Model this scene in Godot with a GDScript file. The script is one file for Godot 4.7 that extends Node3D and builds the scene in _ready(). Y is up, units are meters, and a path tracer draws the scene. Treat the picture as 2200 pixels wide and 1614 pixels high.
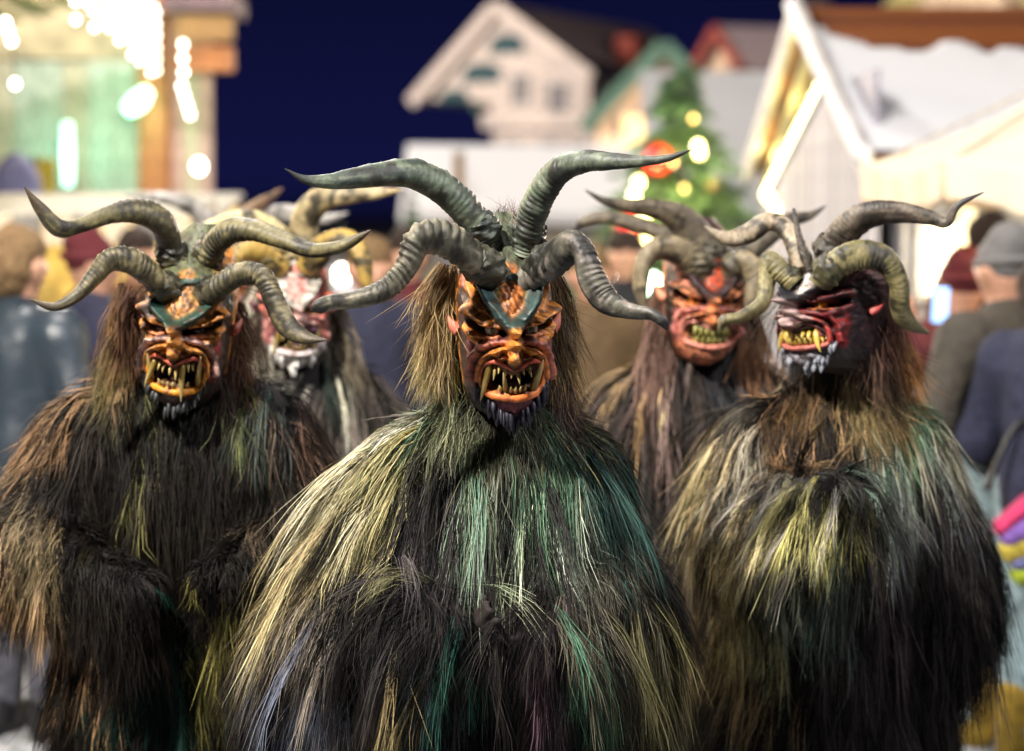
extends Node3D
# A night parade of costumed horned figures at a winter market.
# All distances in metres; the camera stands at the origin of x and z and looks along -z.

const FOCAL := 5194.0          # focal length in picture units of a 2200 wide frame
const EYE := 1.9               # camera height
const TILT := 0.0740           # the camera looks down by this angle

var noise := FastNoiseLite.new()
var fine := FastNoiseLite.new()
var rng := RandomNumberGenerator.new()
var M := {}
var taken := {}
var mesh_cache := {}

# ------------------------------------------------------------------ helpers
func at(px: float, py: float, d: float) -> Vector3:
	# a point at the distance d in front of the camera, on the sight line of a place in the frame
	var v := Vector3((px - 1100.0) / FOCAL, -(py - 807.0) / FOCAL, -1.0).rotated(Vector3.RIGHT, -TILT)
	return Vector3(0, EYE, 0) + v * (d / -v.z)

func rgb(r: float, g: float, b: float) -> Color:
	return Color(r / 255.0, g / 255.0, b / 255.0)

func numbered(called: String) -> String:
	if not taken.has(called):
		taken[called] = 0
		return called
	taken[called] += 1
	return "%s_%03d" % [called, taken[called]]

func tag(o: Node3D, label: String, category: String, group := "", kind := "") -> Node3D:
	if label: o.set_meta("label", label)
	if category: o.set_meta("category", category)
	if group: o.set_meta("group", group)
	if kind: o.set_meta("kind", kind)
	return o

func thing(called: String, label: String, category: String, where := Vector3.ZERO, turn := 0.0, group := "") -> Node3D:
	var o := Node3D.new()
	o.name = numbered(called)
	add_child(o, true)
	o.position = where
	o.rotation.y = turn
	tag(o, label, category, group)
	return o

func put(called: String, mesh: Mesh, m: Material, parent: Node3D, where := Transform3D.IDENTITY) -> MeshInstance3D:
	var o := MeshInstance3D.new()
	o.name = called if parent != self else numbered(called)
	o.mesh = mesh
	o.material_override = m
	o.transform = where
	parent.add_child(o, true)
	return o

func mat(key: String, color: Color, rough := 0.7, metal := 0.0, spec := 0.5) -> StandardMaterial3D:
	var m := StandardMaterial3D.new()
	m.resource_name = key
	m.albedo_color = color
	m.roughness = rough
	m.metallic = metal
	m.metallic_specular = spec
	m.cull_mode = BaseMaterial3D.CULL_DISABLED
	M[key] = m
	return m

func painted(key: String, rough := 0.6, spec := 0.5) -> StandardMaterial3D:
	var m := mat(key, Color.WHITE, rough, 0.0, spec)
	m.vertex_color_use_as_albedo = true
	m.vertex_color_is_srgb = true
	return m

func noise_tex(size: int, freq: float, seed_: int, normal: bool, strength := 6.0, ramp: Gradient = null, octaves := 4) -> NoiseTexture2D:
	var n := FastNoiseLite.new()
	n.seed = seed_
	n.frequency = freq
	n.fractal_octaves = octaves
	var t := NoiseTexture2D.new()
	t.width = size
	t.height = size
	t.seamless = true
	t.noise = n
	t.as_normal_map = normal
	t.bump_strength = strength
	if ramp: t.color_ramp = ramp
	return t

func ramp(stops: Array) -> Gradient:
	var g := Gradient.new()
	var o := PackedFloat32Array()
	var c := PackedColorArray()
	for s in stops:
		o.append(s[0])
		c.append(s[1])
	g.offsets = o
	g.colors = c
	return g

func grained(m: StandardMaterial3D, tex: Texture2D, scale: float, normal: Texture2D = null, depth := 0.5, world := true) -> StandardMaterial3D:
	m.uv1_triplanar = true
	m.uv1_world_triplanar = world
	m.uv1_scale = Vector3.ONE * scale
	if tex: m.albedo_texture = tex
	if normal:
		m.normal_enabled = true
		m.normal_texture = normal
		m.normal_scale = depth
	return m

func array_mesh(v: PackedVector3Array, n: PackedVector3Array, c: PackedColorArray, ix: PackedInt32Array) -> ArrayMesh:
	var a := []
	a.resize(Mesh.ARRAY_MAX)
	a[Mesh.ARRAY_VERTEX] = v
	a[Mesh.ARRAY_NORMAL] = n
	if c.size(): a[Mesh.ARRAY_COLOR] = c
	a[Mesh.ARRAY_INDEX] = ix
	var m := ArrayMesh.new()
	m.add_surface_from_arrays(Mesh.PRIMITIVE_TRIANGLES, a)
	return m

# a chamfered box, shared between equal sizes
func box(size: Vector3, bevel := 0.01) -> ArrayMesh:
	var key := "b%.3f,%.3f,%.3f,%.3f" % [size.x, size.y, size.z, bevel]
	if mesh_cache.has(key): return mesh_cache[key]
	var h := size / 2.0
	var b := minf(bevel, minf(h.x, minf(h.y, h.z)) * 0.9)
	var st := SurfaceTool.new()
	st.begin(Mesh.PRIMITIVE_TRIANGLES)
	st.set_smooth_group(-1)
	# six faces, twelve edges, eight corners, from the 24 inset points
	var P := func(x: int, y: int, z: int, ax: int) -> Vector3:
		var p := Vector3(x * (h.x - b), y * (h.y - b), z * (h.z - b))
		p[ax] += (x if ax == 0 else y if ax == 1 else z) * b
		return p
	var tri := func(p0: Vector3, p1: Vector3, p2: Vector3) -> void:
		var nn := (p1 - p0).cross(p2 - p0)
		if nn.dot(p0 + p1 + p2) > 0.0:
			st.add_vertex(p0); st.add_vertex(p2); st.add_vertex(p1)
		else:
			st.add_vertex(p0); st.add_vertex(p1); st.add_vertex(p2)
	for ax in 3:
		for s in [-1, 1]:
			var q := []
			for k in [[-1, -1], [1, -1], [1, 1], [-1, 1]]:
				var e := [0, 0, 0]
				e[ax] = s
				e[(ax + 1) % 3] = k[0]
				e[(ax + 2) % 3] = k[1]
				q.append(P.call(e[0], e[1], e[2], ax))
			tri.call(q[0], q[1], q[2]); tri.call(q[0], q[2], q[3])
	for ax in 3:
		var a1 := (ax + 1) % 3
		var a2 := (ax + 2) % 3
		for s1 in [-1, 1]:
			for s2 in [-1, 1]:
				var e := [0, 0, 0]
				e[a1] = s1
				e[a2] = s2
				var q := []
				for s in [-1, 1]:
					e[ax] = s
					q.append(P.call(e[0], e[1], e[2], a1))
					q.append(P.call(e[0], e[1], e[2], a2))
				tri.call(q[0], q[1], q[2]); tri.call(q[1], q[2], q[3])
	for x in [-1, 1]:
		for y in [-1, 1]:
			for z in [-1, 1]:
				tri.call(P.call(x, y, z, 0), P.call(x, y, z, 1), P.call(x, y, z, 2))
	st.generate_normals()
	var m := st.commit()
	mesh_cache[key] = m
	return m

func beam(called: String, a: Vector3, b: Vector3, w: float, h: float, m: Material, parent: Node3D, up := Vector3.UP) -> MeshInstance3D:
	# a squared timber from a to b
	var y := (b - a).normalized()
	var x := y.cross(up)
	if x.length() < 0.01: x = y.cross(Vector3.FORWARD)
	x = x.normalized()
	var z := x.cross(y)
	return put(called, box(Vector3(w, (b - a).length(), h), minf(w, h) * 0.08), m, parent, Transform3D(Basis(x, y, z), (a + b) / 2.0))

# flat plate of uneven outline with thickness: polygon in the plane of ax, ay
func plate(points: PackedVector2Array, thick: float, origin: Vector3, ax: Vector3, ay: Vector3) -> ArrayMesh:
	var st := SurfaceTool.new()
	st.begin(Mesh.PRIMITIVE_TRIANGLES)
	st.set_smooth_group(-1)
	var az := ax.cross(ay).normalized()
	if Geometry2D.is_polygon_clockwise(points): points.reverse()
	var ix := Geometry2D.triangulate_polygon(points)
	var w := func(p: Vector2, z: float) -> Vector3: return origin + ax * p.x + ay * p.y + az * z
	for k in range(0, ix.size(), 3):
		var t := [points[ix[k]], points[ix[k + 1]], points[ix[k + 2]]]
		if (t[1] - t[0]).cross(t[2] - t[0]) < 0: t.reverse()
		for z in 2:
			var o := [0, 1, 2] if z == 0 else [0, 2, 1]
			for j in o: st.add_vertex(w.call(t[j], thick * (float(z) - 0.5)))
	for k in points.size():
		var p := points[k]
		var q := points[(k + 1) % points.size()]
		for e in [[p, -0.5], [p, 0.5], [q, 0.5], [p, -0.5], [q, 0.5], [q, -0.5]]:
			st.add_vertex(w.call(e[0], e[1] * thick))
	st.generate_normals()
	return st.commit()

func catmull(p: Array, t: float) -> Variant:
	# p: equally spaced control values (Vector3 or float), t from 0 to 1
	var n := p.size() - 1
	var f := clampf(t, 0.0, 1.0) * n
	var i := mini(int(f), n - 1)
	var u := f - i
	var p0 = p[maxi(i - 1, 0)]
	var p1 = p[i]
	var p2 = p[i + 1]
	var p3 = p[mini(i + 2, n)]
	return 0.5 * ((2.0 * p1) + (p2 - p0) * u + (2.0 * p0 - 5.0 * p1 + 4.0 * p2 - p3) * u * u + (3.0 * p1 - p0 - 3.0 * p2 + p3) * u * u * u)

# a tube through points with radii; shape(t, angle) scales the radius, paint(t, angle, p) gives the colour
func tube(pts: Array, radii: Array, rings: int, around: int, shape = null, paint = null, cap := true) -> ArrayMesh:
	var v := PackedVector3Array()
	var c := PackedColorArray()
	var ix := PackedInt32Array()
	var n := PackedVector3Array()
	var side := Vector3.ZERO
	for i in rings + 1:
		var t := float(i) / rings
		var p: Vector3 = catmull(pts, t)
		var tan: Vector3 = (catmull(pts, minf(t + 0.01, 1.0)) - catmull(pts, maxf(t - 0.01, 0.0))).normalized()
		if i == 0:
			side = tan.cross(Vector3.BACK if absf(tan.z) < 0.9 else Vector3.UP).normalized()
		side = (side - tan * side.dot(tan)).normalized()
		var up := tan.cross(side)
		var r: float = maxf(catmull(radii, t), 0.0004)
		for j in around:
			var a := TAU * j / around
			var k: float = r * (shape.call(t, a) if shape != null else 1.0)
			var q := p + (side * cos(a) + up * sin(a)) * k
			v.append(q)
			n.append(side * cos(a) + up * sin(a))
			if paint != null: c.append(paint.call(t, a, q))
	for i in rings:
		for j in around:
			var a := i * around + j
			var b := i * around + (j + 1) % around
			ix.append_array(PackedInt32Array([a, a + around, b, b, a + around, b + around]))
	if cap:
		for e in 2:
			var first := 0 if e == 0 else rings * around
			v.append(catmull(pts, float(e)))
			n.append(Vector3.UP)
			if paint != null: c.append(c[first])
			for j in around:
				var a := first + j
				var b := first + (j + 1) % around
				ix.append_array(PackedInt32Array([v.size() - 1, a, b] if e == 0 else [v.size() - 1, b, a]))
	normals(v, ix, n)
	return array_mesh(v, n, c, ix)

# smooth normals from the faces, turned to the side that n pointed to
func normals(v: PackedVector3Array, ix: PackedInt32Array, n: PackedVector3Array) -> void:
	n.resize(v.size())
	n.fill(Vector3.ZERO)
	for k in range(0, ix.size(), 3):
		var a := ix[k]
		var b := ix[k + 1]
		var d := ix[k + 2]
		var f := (v[d] - v[a]).cross(v[b] - v[a])
		n[a] += f
		n[b] += f
		n[d] += f
	for k in n.size():
		n[k] = n[k].normalized() if n[k].length_squared() > 1e-20 else Vector3.UP

# ------------------------------------------------------------------ smooth bodies
class Field:
	var lo := Vector3.ZERO
	var cell := 0.03
	var nx := 0
	var ny := 0
	var nz := 0
	var d := PackedFloat32Array()
	func setup(bones: Array, cell_: float, blend: float) -> void:
		cell = cell_
		var a := Vector3.INF
		var b := -Vector3.INF
		for s in bones:
			var r := Vector3.ONE * (maxf(s[2], s[3]) + blend + cell * 2.5)
			a = a.min(s[0] - r).min(s[1] - r)
			b = b.max(s[0] + r).max(s[1] + r)
		lo = a
		nx = int((b.x - a.x) / cell) + 2
		ny = int((b.y - a.y) / cell) + 2
		nz = int((b.z - a.z) / cell) + 2
		d.resize(nx * ny * nz)
		d.fill(9.0)
		for s in bones:
			var p: Vector3 = s[0]
			var q: Vector3 = s[1]
			var ra: float = s[2]
			var rb: float = s[3]
			var r := Vector3.ONE * (maxf(ra, rb) + blend + cell * 2.0)
			var i0 := Vector3i(((p.min(q) - r - lo) / cell).floor()).clamp(Vector3i.ZERO, Vector3i(nx - 1, ny - 1, nz - 1))
			var i1 := Vector3i(((p.max(q) + r - lo) / cell).ceil()).clamp(Vector3i.ZERO, Vector3i(nx - 1, ny - 1, nz - 1))
			var pq := q - p
			var l2 := maxf(pq.length_squared(), 1e-9)
			for z in range(i0.z, i1.z + 1):
				for y in range(i0.y, i1.y + 1):
					var row := (z * ny + y) * nx
					for x in range(i0.x, i1.x + 1):
						var w := lo + Vector3(x, y, z) * cell
						var t := clampf((w - p).dot(pq) / l2, 0.0, 1.0)
						var dist := w.distance_to(p + pq * t) - lerpf(ra, rb, t)
						var o := d[row + x]
						var h := maxf(blend - absf(o - dist), 0.0) / maxf(blend, 1e-6)
						d[row + x] = minf(o, dist) - h * h * blend * 0.25
	func sample(p: Vector3) -> float:
		var f := (p - lo) / cell
		var x := int(f.x)
		var y := int(f.y)
		var z := int(f.z)
		if f.x < 0 or f.y < 0 or f.z < 0 or x >= nx - 1 or y >= ny - 1 or z >= nz - 1:
			return 9.0
		var u := f.x - x
		var v := f.y - y
		var w := f.z - z
		var k := (z * ny + y) * nx + x
		var s := nx * ny
		return lerpf(lerpf(lerpf(d[k], d[k + 1], u), lerpf(d[k + nx], d[k + nx + 1], u), v), lerpf(lerpf(d[k + s], d[k + s + 1], u), lerpf(d[k + s + nx], d[k + s + nx + 1], u), v), w)
	func slope(p: Vector3) -> Vector3:
		var e := cell * 0.7
		return Vector3(sample(p + Vector3(e, 0, 0)) - sample(p - Vector3(e, 0, 0)), sample(p + Vector3(0, e, 0)) - sample(p - Vector3(0, e, 0)), sample(p + Vector3(0, 0, e)) - sample(p - Vector3(0, 0, e))).normalized()

func net(f: Field, off := Vector3.ZERO) -> Array:
	# surface nets: [positions, normals, indices]
	var v := PackedVector3Array()
	var n := PackedVector3Array()
	var ix := PackedInt32Array()
	var id := PackedInt32Array()
	var nx := f.nx
	var ny := f.ny
	var nz := f.nz
	id.resize(nx * ny * nz)
	id.fill(-1)
	var d := f.d
	var cx := [0, 1, 0, 1, 0, 1, 0, 1]
	var cy := [0, 0, 1, 1, 0, 0, 1, 1]
	var cz := [0, 0, 0, 0, 1, 1, 1, 1]
	var step := PackedInt32Array()
	for k in 8: step.append((cz[k] * ny + cy[k]) * nx + cx[k])
	var edges := [[0, 1], [2, 3], [4, 5], [6, 7], [0, 2], [1, 3], [4, 6], [5, 7], [0, 4], [1, 5], [2, 6], [3, 7]]
	for z in nz - 1:
		for y in ny - 1:
			for x in nx - 1:
				var k := (z * ny + y) * nx + x
				var inside := 0
				for j in 8:
					if d[k + step[j]] < 0.0: inside += 1
				if inside == 0 or inside == 8: continue
				var sum := Vector3.ZERO
				var m := 0
				for e in edges:
					var a: int = e[0]
					var b: int = e[1]
					var da := d[k + step[a]]
					var db := d[k + step[b]]
					if (da < 0.0) == (db < 0.0): continue
					var t := da / (da - db)
					sum += Vector3(lerpf(cx[a], cx[b], t), lerpf(cy[a], cy[b], t), lerpf(cz[a], cz[b], t))
					m += 1
				id[k] = v.size()
				v.append(f.lo + (Vector3(x, y, z) + sum / m) * f.cell - off)
	var sy := nx
	var sz := nx * ny
	for z in range(1, nz - 1):
		for y in range(1, ny - 1):
			for x in range(1, nx - 1):
				var k := (z * ny + y) * nx + x
				var s0 := d[k] < 0.0
				if s0 != (d[k + 1] < 0.0): quad(ix, s0, id[k - sy - sz], id[k - sz], id[k], id[k - sy])
				if s0 != (d[k + sy] < 0.0): quad(ix, s0, id[k - 1 - sz], id[k - 1], id[k], id[k - sz])
				if s0 != (d[k + sz] < 0.0): quad(ix, s0, id[k - 1 - sy], id[k - sy], id[k], id[k - 1])
	normals(v, ix, n)
	return [v, n, ix]

func quad(ix: PackedInt32Array, s: bool, a: int, b: int, c: int, e: int) -> void:
	if a < 0 or b < 0 or c < 0 or e < 0: return
	if s:
		ix.append_array(PackedInt32Array([a, c, b, a, e, c]))
	else:
		ix.append_array(PackedInt32Array([a, b, c, a, c, e]))

func blob(bones: Array, cell: float, blend: float, off: Vector3, paint = null) -> ArrayMesh:
	var f := Field.new()
	f.setup(bones, cell, blend)
	var r := net(f, off)
	var c := PackedColorArray()
	if paint != null:
		for p in r[0]: c.append(paint.call(p))
	return array_mesh(r[0], r[1], c, r[2])

# ------------------------------------------------------------------ hair
class Hair:
	var v := PackedVector3Array()
	var n := PackedVector3Array()
	var c := PackedColorArray()
	var ix := PackedInt32Array()

func grow(f: Field, root: Vector3, nrm: Vector3, dir: Vector3, length: float, steps: int, weight: float, wave: float) -> PackedVector3Array:
	# one guide line: it leaves the hide along dir, sinks under its weight and slides over the body
	var g := PackedVector3Array()
	var p := root - nrm * 0.012
	g.append(p)
	var d := (dir + nrm * rng.randf_range(0.04, 0.55)).normalized()
	var s := length / steps
	var ph := rng.randf() * TAU
	var sway := nrm.cross(d).normalized()
	for k in steps:
		d = (d + Vector3(0, -weight, 0) + sway * sin(ph + k * 1.5) * wave).normalized()
		p += d * s
		if f:
			var q := f.sample(p)
			var m := 0.012 + 0.012 * k / steps
			if q < m:
				p += f.slope(p) * (m - q)
		g.append(p)
	return g

func lock(h: Hair, g: PackedVector3Array, nrm: Vector3, rad: float, strands: int, segs: int, c0: Color, c1: Color, width: float, frizz: float, clump := 0.75) -> void:
	var K := g.size() - 1
	var dir := (g[K] - g[0]).normalized()
	var s1 := dir.cross(nrm)
	if s1.length() < 0.05: s1 = dir.cross(Vector3.RIGHT)
	s1 = s1.normalized()
	var s2 := s1.cross(dir)
	for s in strands:
		var a := rng.randf() * TAU
		var rr := sqrt(rng.randf()) * rad
		var o := s1 * (cos(a) * rr) + s2 * (sin(a) * rr)
		var wv := (s1 * rng.randf_range(-1, 1) + s2 * rng.randf_range(-1, 1)) * frizz
		if rng.randf() < 0.04: wv *= 3.0
		var ls := rng.randf_range(0.62, 1.03)
		var twist := rng.randf_range(-1.2, 1.2)
		var w := width * rng.randf_range(0.5, 1.4)
		var dark := rng.randf_range(0.72, 1.28)
		var ca := c0 * dark
		var cb := c1 * dark
		ca.a = 1.0
		cb.a = 1.0
		var first := h.v.size()
		var fq := rng.randf_range(3.0, 9.0)
		var fp := rng.randf() * TAU
		var fa := frizz * rng.randf_range(0.0, 0.32)
		for i in segs + 1:
			var t := float(i) / segs
			var fk := t * ls * K
			var ki := mini(int(fk), K - 1)
			var p := g[ki].lerp(g[ki + 1], fk - ki) + o * (1.0 - clump * t) + wv * (t * t) + s1 * (sin(fp + fq * t) * fa * t)
			var tan := (g[ki + 1] - g[ki]).normalized()
			var nn := (nrm + s1 * twist)
			nn = (nn - tan * nn.dot(tan)).normalized()
			var col := ca.lerp(cb, t)
			if i == segs:
				h.v.append(p)
				h.n.append(nn)
				h.c.append(col)
			else:
				var side := tan.cross(nn) * (w * (1.0 - 0.55 * t) * 0.5)
				h.v.append(p - side)
				h.v.append(p + side)
				h.n.append((nn - tan.cross(nn) * 0.55).normalized())
				h.n.append((nn + tan.cross(nn) * 0.55).normalized())
				h.c.append(col)
				h.c.append(col)
			if i > 0:
				var b := first + (i - 1) * 2
				if i == segs:
					h.ix.append_array(PackedInt32Array([b, b + 2, b + 1]))
				else:
					h.ix.append_array(PackedInt32Array([b, b + 2, b + 1, b + 1, b + 2, b + 3]))

func hair_mesh(h: Hair, off: Vector3) -> ArrayMesh:
	for k in h.v.size(): h.v[k] -= off
	return array_mesh(h.v, h.n, h.c, h.ix)

# ------------------------------------------------------------------ carved masks
# A mask is a carved shell: a profile swept round a head, with ridges, folds and hollows added along strokes.
# Template units: 1/1105 m; x to the right, y up from between the brows.
const UNIT := 1.0 / 1105.0
const ROWS := [-192.0, -176.0, -150.0, -120.0, -90.0, -50.0, -10.0, 30.0, 70.0, 110.0, 150.0, 185.0, 215.0]
const HALF := [34.0, 62.0, 84.0, 97.0, 103.0, 107.0, 110.0, 112.0, 110.0, 104.0, 92.0, 74.0, 46.0]
const FRONT := [0.045, 0.078, 0.094, 0.104, 0.108, 0.108, 0.100, 0.096, 0.074, 0.040, -0.005, -0.055, -0.100]

func row(tab: Array, y: float) -> float:
	if y <= ROWS[0]: return tab[0]
	for k in ROWS.size() - 1:
		if y <= ROWS[k + 1]:
			var t: float = (y - ROWS[k]) / (ROWS[k + 1] - ROWS[k])
			return lerpf(tab[k], tab[k + 1], t)
	return tab[-1]

func face_point(x: float, y: float, lift := 0.0) -> Vector3:
	# a point on the smooth head under the carving; x is measured along the surface
	var hw := row(HALF, y)
	var phi := clampf(x / hw, -2.1, 2.1)
	var s := sin(phi)
	var c := cos(phi)
	return Vector3(hw * s * UNIT + s * lift, y * UNIT, row(FRONT, y) - 0.125 * (1.0 - c) + c * lift)

func mirrored(strokes: Array) -> Array:
	var out := []
	for s in strokes:
		out.append(s)
		if s.get("both", false):
			var m: Dictionary = s.duplicate()
			var q := []
			for p in s.p: q.append(Vector2(-p.x, p.y))
			m.p = q
			out.append(m)
	return out

func stroke(p: Array, w: float, h: float, col = null, both := true, cw := -1.0, w2 := -1.0) -> Dictionary:
	var q := []
	for k in range(0, p.size(), 2): q.append(Vector2(p[k], p[k + 1]))
	return {"p": q, "w": w, "w2": w if w2 < 0 else w2, "h": h, "col": col, "both": both, "cw": w if cw < 0 else cw}

func mask_strokes(k: Dictionary) -> Array:
	var gape: float = k.get("gape", 1.0)
	var br: float = k.get("brow_rise", 1.0)
	var L := []
	# painted areas first
	L.append(stroke([-20, 190, 0, 150, 0, 120], 85, 0.0, k.crown, false, 95))
	L.append(stroke([-102, 112, -112, 60, -110, 20], 26, 0.004, k.plate_edge))
	L.append(stroke([-88, 100, -96, 60, -92, 22], 17, 0.005, k.plate))
	L.append(stroke([-128, 40, -132, -30, -128, -90, -118, -150], 34, 0.0, k.side, true, 40))
	L.append(stroke([-95, -105, -80, -150, -40, -180, 0, -186], 30, 0.002, k.jaw, true, 34))
	L.append(stroke([-40, -158, 0, -163, 40, -158], 16, 0.004, k.chin, false, 20))
	L.append(stroke([-108, -40, -100, -80, -98, -110], 16, 0.004, k.cheek, true, 20))
	# forehead
	L.append(stroke([0, 8, 0, 60, 0, 88], 34, 0.006, k.scale, false, 34))
	L.append(stroke([-30, 92, 0, 86, 30, 92], 7, 0.006, k.brow))
	# brow: a heavy V
	L.append(stroke([2, -8, -28, 14 * br, -50, 48 * br, -64, 84 * br], 20, 0.030, k.brow, true, 19, 12))
	L.append(stroke([-20, 12 * br, -44, 46 * br, -56, 76 * br], 4.5, 0.004, k.brow))
	L.append(stroke([-34, 8 * br, -54, 40 * br, -68, 74 * br], 4.0, 0.004, k.brow))
	L.append(stroke([-40, 2, -58, 24 * br, -70, 50 * br], 3.0, 0.004, k.brow))
	# pads over the eyes
	L.append(stroke([-106, 26, -84, 14, -54, 2], 15, 0.025, k.pad, true, 17, 10))
	L.append(stroke([-96, 96, -92, 60, -74, 24], 12, 0.008, k.plate, true, 12, 7))
	L.append(stroke([-82, 92, -78, 58, -64, 26], 5, -0.005, k.line, true, 3))
	# eyes
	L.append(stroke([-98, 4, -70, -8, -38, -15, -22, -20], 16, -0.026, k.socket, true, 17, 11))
	L.append(stroke([-94, 2, -64, -3, -32, -8], 7, 0.019, k.pad, true, 7))
	L.append(stroke([-92, -20, -64, -25, -34, -26], 6, 0.011, k.lid, true, 6))
	L.append(stroke([-112, -8, -96, -26, -72, -36], 15, 0.014, k.pad, true, 14, 9))
	# snarl folds from the nose round the cheeks
	L.append(stroke([-16, -34, -44, -37, -80, -46, -97, -68, -100, -108], 8.5, 0.015, k.fold_out, true, 8))
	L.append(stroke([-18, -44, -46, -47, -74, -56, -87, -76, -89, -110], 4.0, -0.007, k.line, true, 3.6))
	L.append(stroke([-26, -50, -50, -55, -70, -66, -79, -84, -80, -108], 8.0, 0.016, k.fold_in, true, 8))
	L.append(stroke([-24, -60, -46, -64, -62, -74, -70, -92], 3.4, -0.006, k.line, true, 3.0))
	L.append(stroke([-20, -64, -42, -70, -56, -80, -63, -98], 6.0, 0.012, k.fold_low, true, 6))
	L.append(stroke([-8, -24, -30, -27, -58, -34], 4.0, 0.008, k.line, true, 3))
	# nose
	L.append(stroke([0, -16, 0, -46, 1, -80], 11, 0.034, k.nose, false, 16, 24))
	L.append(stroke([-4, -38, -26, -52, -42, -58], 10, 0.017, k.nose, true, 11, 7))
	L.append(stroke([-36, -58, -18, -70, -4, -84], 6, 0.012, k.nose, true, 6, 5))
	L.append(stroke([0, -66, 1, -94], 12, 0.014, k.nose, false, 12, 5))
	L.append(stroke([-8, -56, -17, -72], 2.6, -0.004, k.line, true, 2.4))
	# mouth, a hollow
	var my := -104.0 - 6.0 * (gape - 1.0)
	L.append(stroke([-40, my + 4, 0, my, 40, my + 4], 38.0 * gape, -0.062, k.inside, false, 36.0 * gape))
	return L

func carve(k: Dictionary, seed_: int) -> ArrayMesh:
	var L := mirrored(mask_strokes(k))
	if k.has("extra"): L.append_array(mirrored(k.extra))
	for s in L:
		var a: Vector2 = s.p[0]
		var b: Vector2 = s.p[0]
		for p in s.p:
			a = a.min(p)
			b = b.max(p)
		var r := maxf(maxf(s.w, s.w2), s.cw)
		s.lo = a - Vector2.ONE * r
		s.hi = b + Vector2.ONE * r
	var across: int = k.get("across", 120)
	var down: int = k.get("down", 136)
	var v := PackedVector3Array()
	var n := PackedVector3Array()
	var c := PackedColorArray()
	var ix := PackedInt32Array()
	for j in down + 1:
		var y := lerpf(-192.0, k.get("top", 213.0), float(j) / down)
		var hw := row(HALF, y)
		for i in across + 1:
			var x := hw * lerpf(1.95, 1.1, smoothstep(60.0, 175.0, y)) * lerpf(-1.0, 1.0, float(i) / across)
			var at2 := Vector2(x, y)
			var warp := noise.get_noise_3d(x * 1.2, y * 1.2, seed_) * 4.0
			at2 += Vector2(warp, noise.get_noise_3d(y * 1.2, x * 1.2, seed_ + 9.0) * 4.0)
			var h := noise.get_noise_3d(x * 2.2, y * 2.2, seed_ + 40.0) * 0.0026 + fine.get_noise_3d(x * 2.4, y * 1.3, seed_ + 20.0) * 0.0016 + absf(fine.get_noise_3d(x * 0.9, y * 0.9, seed_ + 60.0)) * 0.0014
			var col: Color = k.base
			for s in L:
				if at2.x < s.lo.x or at2.y < s.lo.y or at2.x > s.hi.x or at2.y > s.hi.y: continue
				var best := 1e9
				var bt := 0.0
				var P: Array = s.p
				for q in P.size() - 1:
					var a: Vector2 = P[q]
					var ab: Vector2 = P[q + 1] - a
					var t := clampf((at2 - a).dot(ab) / maxf(ab.length_squared(), 1e-6), 0.0, 1.0)
					var dd := at2.distance_to(a + ab * t)
					if dd < best:
						best = dd
						bt = (q + t) / (P.size() - 1)
				var w := lerpf(s.w, s.w2, bt)
				if best < w:
					var e := 1.0 - (best / w) * (best / w)
					h += s.h * e * (e if s.h < 0.0 else sqrt(e))
				if s.col != null and best < s.cw:
					var e := clampf((s.cw - best) / maxf(s.cw * 0.45, 2.0), 0.0, 1.0)
					col = col.lerp(s.col, e * e * (3.0 - 2.0 * e))
			# carved scales between the brows
			if absf(x) < 34.0 and y > 4.0 and y < 92.0:
				var rr := floorf(y / 15.0)
				var fx := absf(fposmod(x / 15.0 + 0.5 * fposmod(rr, 2.0), 1.0) - 0.5) * 2.0
				var fy := absf(fposmod(y / 15.0, 1.0) - 0.5) * 2.0
				h -= 0.0028 * smoothstep(0.72, 0.98, maxf(fx, fy))
			var blot := 1.0 + 0.34 * noise.get_noise_3d(x * 4.0, y * 4.0, seed_ + 80.0) + 0.16 * fine.get_noise_3d(x * 6.0, y * 2.4, seed_)
			# grime rubbed over the paint, and chips of bare dark wood
			col = col.lerp(rgb(52, 40, 34), 0.62 * smoothstep(0.02, 0.42, noise.get_noise_3d(x * 5.0, y * 5.0, seed_ + 120.0)))
			col = col.lerp(rgb(70, 48, 34), 0.8 * smoothstep(0.40, 0.50, fine.get_noise_3d(x * 2.0, y * 2.0, seed_ + 150.0)))
			col = col * blot
			col.a = 1.0
			v.append(face_point(x, y, h))
			n.append(Vector3.BACK)
			c.append(col)
	for j in down:
		for i in across:
			var a := j * (across + 1) + i
			var b := a + across + 1
			ix.append_array(PackedInt32Array([a, b, a + 1, a + 1, b, b + 1]))
	normals(v, ix, n)
	return array_mesh(v, n, c, ix)

func spike(a: Vector3, b: Vector3, r: float, bend: Vector3, col: Color, tip: Color, rings := 8, around := 8) -> ArrayMesh:
	var pts := [a, a.lerp(b, 0.35) + bend, a.lerp(b, 0.7) + bend * 0.9, b]
	var ph := rng.randf() * 50.0
	var paint := func(t: float, _a: float, q: Vector3) -> Color:
		var m := col.lerp(tip, t) * (1.0 + 0.35 * noise.get_noise_3d(q.x * 2500.0, q.y * 900.0, ph))
		m.a = 1.0
		return m
	return tube(pts, [r, r * 0.92, r * 0.6, r * 0.08], rings, around, null, paint)

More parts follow.
